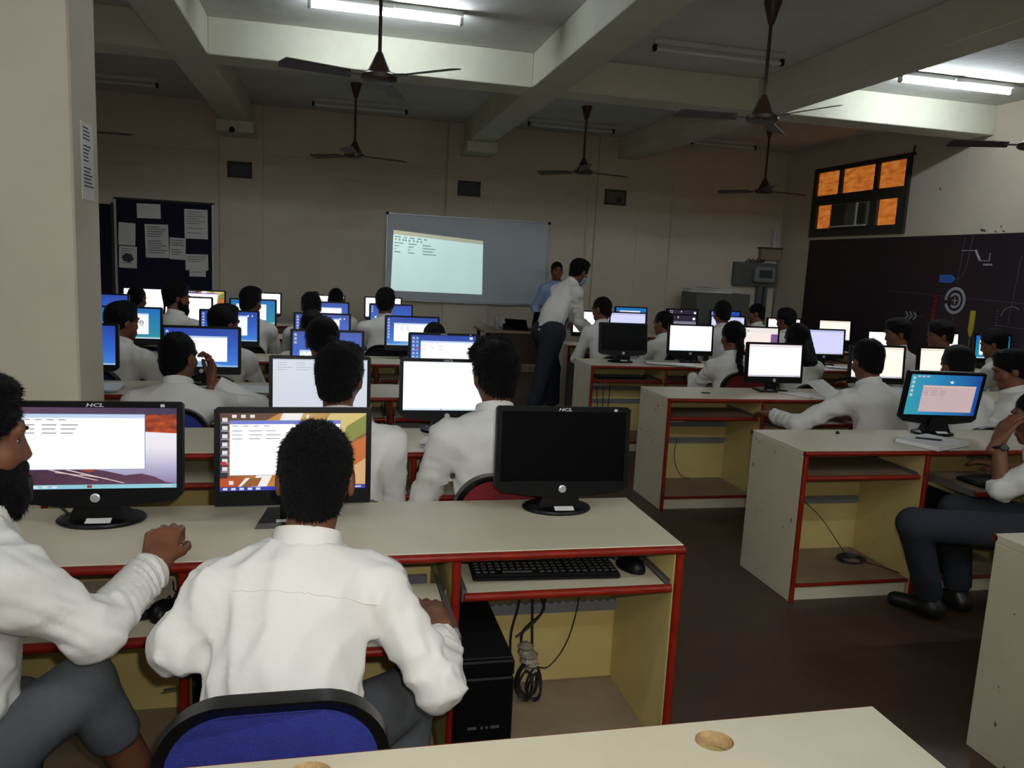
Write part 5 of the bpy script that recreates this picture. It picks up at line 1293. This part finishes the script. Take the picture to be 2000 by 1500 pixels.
    for i in (0, 1):
        if trou_end[i] < .95: ob('sock', [Field([cap(A[i]+(K[i]-A[i])*.16, A[i]-up*.02, .042, .042)], .008).nets() + (0,)], [M_SOCK], root)
        toe = rotz(fw, .1 if i == 0 else -.1)
        F = Field([cap(A[i]-up*.042-toe*.03, A[i]-up*.05+toe*.15, .045, .036, k=.02), cap(A[i]-up*.0, A[i]-up*.03, .044, .045, k=.03)], .011); F.cut(-up, A[i]-up*.088); ob('shoe', [F.nets() + (0,)], [M_SHOE], root)
    if watch is not None:
        i = watch; u = unit(W[i]-E[i]); c = W[i]-u*.035
        ax = unit(np.cross(u, up)); ay = np.cross(u, ax); wo = MB().tube([tuple(c+(ax*math.cos(a)+ay*math.sin(a))*.034-org) for a in np.linspace(0, 6.283, 19)[:-1]], .007, 6, closed=True).obj('wristwatch', M_WATCH, root, smooth=True)
        MB().lathe([(.017, 0), (.017, .006), (.014, .008)], n=16, mtx=Matrix.Translation(tuple(c-ay*.036*(1 if ay[1] > 0 else -1)-org)) @ Vector((0, 0, 1)).rotation_difference(Vector(-ay*(1 if ay[1] > 0 else -1))).to_matrix().to_4x4()).obj('watch_face', watchm or M_WATCHF, wo)
    return dict(root=root, P=Pv, fw=fw, N=N, sh=sh, E=E, W=W)
def _bun(hp, g, R, nz, hh):
    F = Field([ell(hp(.035, -.10, -.03), [.06*g, .055*g, .055*g], R, k=.02), ell(hp(-.02, -.09, -.01), [.055*g, .05*g, .055*g], R, k=.02)], hh); F.warp(lambda X, Y, Z: nz(X, Y, Z)); return F.nets() + (0,)
def sit(lab, head, ch=None, chlab=None, chtop=.79, **kw):
    p = person(lab, head, **kw)
    if ch is not None:
        f = kw.get('face', 0.0); c = p['P']+p['fw']*.01
        chair(c[0], c[1], f, ch, chlab, top=chtop)
    return p
D = math.radians
# ------------------------------------------------------------------ the people (world positions in metres)
FWD = npv((0, 1, 0)); UP = npv((0, 0, 1)); RT = npv((1, 0, 0))
# front student seen from behind
p2 = person('front student in white shirt seen from behind before the ribbon wallpaper', (-.027, 1.75, 1.052), lean=.42, hpitch=.30, hyaw=D(-4), near=2, size=1.0, side=.2,
       wrists=((-.22, 1.93, .775), (.262, 1.795, .682)), epos=((-.295, 1.62, .735), (.238, 1.555, .648)), sleeve=(.9, .62),
       hands=((FWD+RT*.3, -UP, RT, .35, .5), (FWD*1.0-UP*.05-RT*.15, -UP, -RT, .28, .4)), legs=(((-.2, 1.83, .47), (-.18, 1.9, .09)), ((.2, 1.83, .47), (.16, 1.72, .09))))
chair(-.085, 1.5, 0, M_CHBLUE, 'blue chair with black rim behind the front student', top=.785, w=.2)
# bearded man in profile
person('bearded man in white shirt turned right, fist on the desk edge', (-.685, 1.70, 1.152), face=D(-42), lean=.16, hyaw=D(-22), hpitch=.10, near=2, beard=True, hair='thick', size=1.1,
       wrists=((-.80, 1.93, .66), (-.385, 1.86, .82)), epos=(None, (-.445, 1.60, .785)), sleeve=(.95, .9), legw=.88,
       hands=(None, (UP*.55+FWD*.75+RT*.05, FWD*.6-UP*.75, RT*.75+UP*.25, 1.25, 1.0)), legs=(((-.66, 1.80, .52), (-.68, 1.7, .09)), ((-.495, 1.69, .625), (-.36, 1.80, .22))), trou_end=(1., .40))
chair(-.85, 1.47, D(-42), M_CHBLUE, 'chair under the bearded man at the left picture edge', top=.7)
# second left row
sit('student with thick dark hair before the pale grey monitor', (.035, 2.93, 1.10), lean=.34, hyaw=D(-14), hpitch=.22, near=1, hair='thick', size=1.1, wrists=((-.1, 3.15, .66), (.17, 3.16, .66)), elbows=(None, -UP+RT*.2-FWD*.45), glasses=True,
    ch=M_CHBLACK, chlab='chair of the student before the pale grey monitor', chtop=.74)
sit('curly haired student in white shirt beside the bright white monitor', (.618, 2.93, 1.125), lean=.32, hyaw=D(8), hpitch=.2, near=1, hair='curly', size=1.12, wrists=((.42, 3.13, .67), (.78, 3.15, .66)), elbows=(-UP-RT*.45-FWD*.5, None),
    ch=M_CHRED, chlab='maroon chair of the curly haired student', chtop=.82)
# third left row
sit('student resting chin on hand before the blue desktop monitor', (-.745, 4.22, 1.003), lean=.42, hyaw=D(-28), hpitch=.12, near=1, size=1.12, wrists=((-.9, 4.5, .68), (-.61, 4.37, .86)), elbows=(None, -UP*.4+RT*.8+FWD*.4), hands=(None, (UP+FWD*.1, -FWD*.4-RT*.6, -RT*.4+FWD*.6, .7, .4)), sleeve=(1, .9),
    ch=M_CHBLUE, chlab='blue chair of the student resting chin on hand', chtop=.80)
sit('student with a large dark hair bun in the middle of the left block', (-.04, 4.25, 1.095), lean=.32, hpitch=.25, hair='bun', near=1, ch=M_CHBLACK, chlab='chair of the student with the large hair bun', chtop=.74)
# fourth left row
sit('student with glasses turned right before the teal monitor by the pillar', (-1.33, 5.6, 1.055), face=D(-20), lean=.32, hyaw=D(-30), hpitch=.12, glasses=True, hair='thick', size=1.1, ch=M_CHBLUE, chlab='blue chair of the student with glasses', chtop=.78)
sit('student turned right before the split window monitor', (-.70, 5.62, 1.06), face=D(-10), lean=.3, hyaw=D(-40), hpitch=.15, hair='thick', ch=M_CHBLUE, chlab='chair of the student before the split window monitor', chtop=.74)
sit('student whose head covers the violet blue monitor', (-.125, 5.65, 1.05), lean=.3, hpitch=.2, ch=M_CHBLACK, chlab='chair of the student at the violet blue monitor', chtop=.74)
sit('student barely visible behind the aisle end blue monitor', (.73, 5.65, .985), lean=.4, hpitch=.3, ch=M_CHBLACK, chlab='chair behind the aisle end blue monitor', chtop=.72)
# fifth left row
sit('bearded student in profile under the notice board', (-1.262, 7.1, 1.14), face=D(-25), lean=.22, hyaw=D(-45), hpitch=.15, beard=True, hair='thick', size=1.1, ch=M_CHBLUE, chlab='chair of the bearded student under the notice board', chtop=.74)
sit('student before the small teal monitor left of the whiteboard', (-.67, 7.1, 1.125), face=D(-8), lean=.26, hyaw=D(-20), hair='thick', ch=M_CHBLACK, chlab='dark chair of the student at the small teal monitor', chtop=.80)
sit('student with bushy hair behind the hair bun', (-.167, 7.1, 1.095), lean=.3, hair='curly', ch=M_CHBLACK, chlab='chair of the bushy haired student', chtop=.74)
sit('tallest seated student near the lower left whiteboard corner', (.468, 7.05, 1.165), lean=.34, side=.0, hyaw=D(-12), hpitch=.3, hair='thick', size=1.1, ch=M_CHBLACK, chlab='black chair of the tallest seated student', chtop=.82)
# sixth left row
sit('small far student before the white monitor under the notice board', (-1.905, 8.6, 1.025), lean=.35, hyaw=D(-20), ch=M_CHBLACK, chlab='far chair under the notice board', chtop=.72)
sit('small far student showing only hair in the farthest row', (.05, 8.6, 1.09), lean=.3, ch=M_CHBLACK, chlab='far chair in the middle of the farthest left row', chtop=.72)
# standing people
person('standing masked man in white shirt leaning over the right desk', (2.455, 7.72, 1.515), face=D(-72), lean=.50, hyaw=D(8), hpitch=.45, stand=.90, near=1, mask=True, hair='thick', size=1.05,
       wrists=((2.72, 8.05, .83), (2.66, 7.66, .90)), elbows=(-UP*.3-RT*.5+FWD*.3, -UP*.6-RT*.7), hands=((RT+UP*-.2, -UP, -FWD, .25, .4), (RT*.8-UP*.5, -UP, FWD, .3, .4)), neckf=.25, trouser=M_TROUD, legw=1.3, legs=(((2.26, 7.85, .5), (2.30, 7.9, .09)), ((2.10, 7.58, .5), (2.0, 7.55, .09))))
person('person in pale blue shirt standing by the whiteboard facing the class', (2.975, 10.35, 1.505), face=D(178), lean=.03, hpitch=.08, stand=.88, shirt=M_SHIRTB, hair='short', wrists=((3.2, 10.3, .80), (2.75, 10.3, .80)), elbows=(RT*.6+FWD, -RT*.6+FWD))
# right block
sit('student in white shirt next to the masked man', (2.64, 7.5, 1.155), face=D(10), lean=.3, hyaw=D(30), ch=M_CHBLACK, chlab='chair of the student next to the masked man', chtop=.72)
sit('student turned left before the dim grey monitor', (3.29, 7.45, 1.04), face=D(15), lean=.34, hyaw=D(25), hair='short', ch=M_CHBLACK, chlab='black chair of the student at the dim grey monitor', chtop=.80)
sit('girl with a long braid seen from behind', (3.165, 5.78, 1.06), lean=.18, hyaw=D(6), hpitch=.15, hair='braid', near=1, wrists=((3.03, 6.15, .68), (3.3, 6.15, .68)), ch=M_CHRED, chlab='maroon chair with dark rim behind the girl with a braid', chtop=.80)
sit('student whose dark head rises behind the braid girl', (3.963, 7.5, 1.16), lean=.28, hair='thick', ch=M_CHBLACK, chlab='chair of the student behind the braid girl', chtop=.72)
sit('student in profile before the grey cupboard', (5.077, 8.75, 1.11), face=D(20), lean=.3, hyaw=D(40), ch=M_CHBLACK, chlab='chair before the grey cupboard', chtop=.72)
sit('student with round dark head splitting a white monitor', (4.706, 7.5, 1.115), lean=.28, hair='thick', hyaw=D(30), ch=M_CHBLACK, chlab='chair of the round headed student', chtop=.72)
sit('long haired girl between the pink and lavender monitors', (3.755, 5.8, 1.06), lean=.3, hair='long', hyaw=D(20), ch=M_CHBLACK, chlab='chair of the long haired girl', chtop=.72)
sit('student in white shirt with wristwatch at the second right desk', (3.183, 4.15, 1.075), face=D(6), lean=.42, side=.0, hyaw=D(-8), hpitch=.32, near=1, size=1.12, wrists=((2.74, 4.42, .69), (3.38, 4.45, .67)), elbows=(-UP*.7-RT*1.0-FWD*.4, None), sleeve=(.86, 1), watch=0, hair='thick',
    ch=M_CHBLACK, chlab='chair of the student with the wristwatch', chtop=.70)
sit('student in profile left of the chevron print', (4.712, 5.8, 1.135), face=D(25), lean=.26, hyaw=D(45), hair='thick', ch=M_CHBLACK, chlab='chair left of the chevron print', chtop=.72)
sit('student in profile below the red bar print', (5.14, 5.8, 1.13), face=D(25), lean=.26, hyaw=D(45), hair='thick', ch=M_CHBLACK, chlab='chair below the red bar print', chtop=.72)
sit('student whose round head covers the cream monitor', (3.877, 4.2, 1.05), lean=.34, hair='thick', ch=M_CHBLACK, chlab='chair of the student before the cream monitor', chtop=.72)
sit('student in white shirt right of the yellow brush print', (5.654, 5.75, 1.075), face=D(20), lean=.42, hyaw=D(25), hpitch=.35, hair='thick', ch=M_CHBLACK, chlab='chair of the student right of the yellow brush print', chtop=.72)
sit('student in profile above the wrist of the cut-off student', (4.29, 4.2, 1.035), face=D(25), lean=.34, hyaw=D(35), hpitch=.35, hair='thick', near=1, ch=M_CHBLACK, chlab='black chair right of the teal monitor', chtop=.80)
sit('student cut off at the right edge, hand on face, wristwatch', (3.125, 2.88, .985), face=D(28), lean=.42, hyaw=D(30), hpitch=.25, near=1, size=1.1, seat=.40, sleeve=(.12, .5), wrists=((2.925, 2.87, .875), (3.25, 3.1, .68)), epos=((2.905, 2.80, .675), None), watch=0, watchm=M_WATCH, trouser=M_TROUD,
    hands=((UP*.85+RT*.5, RT*.8-UP*.3, FWD*.8, .55, .3), None), legs=(((2.53, 2.86, .50), (2.75, 2.95, .1)), ((2.85, 2.98, .52), (2.95, 3.0, .1))),
    ch=M_CHBLACK, chlab='chair of the student cut off at the right edge', chtop=.72)
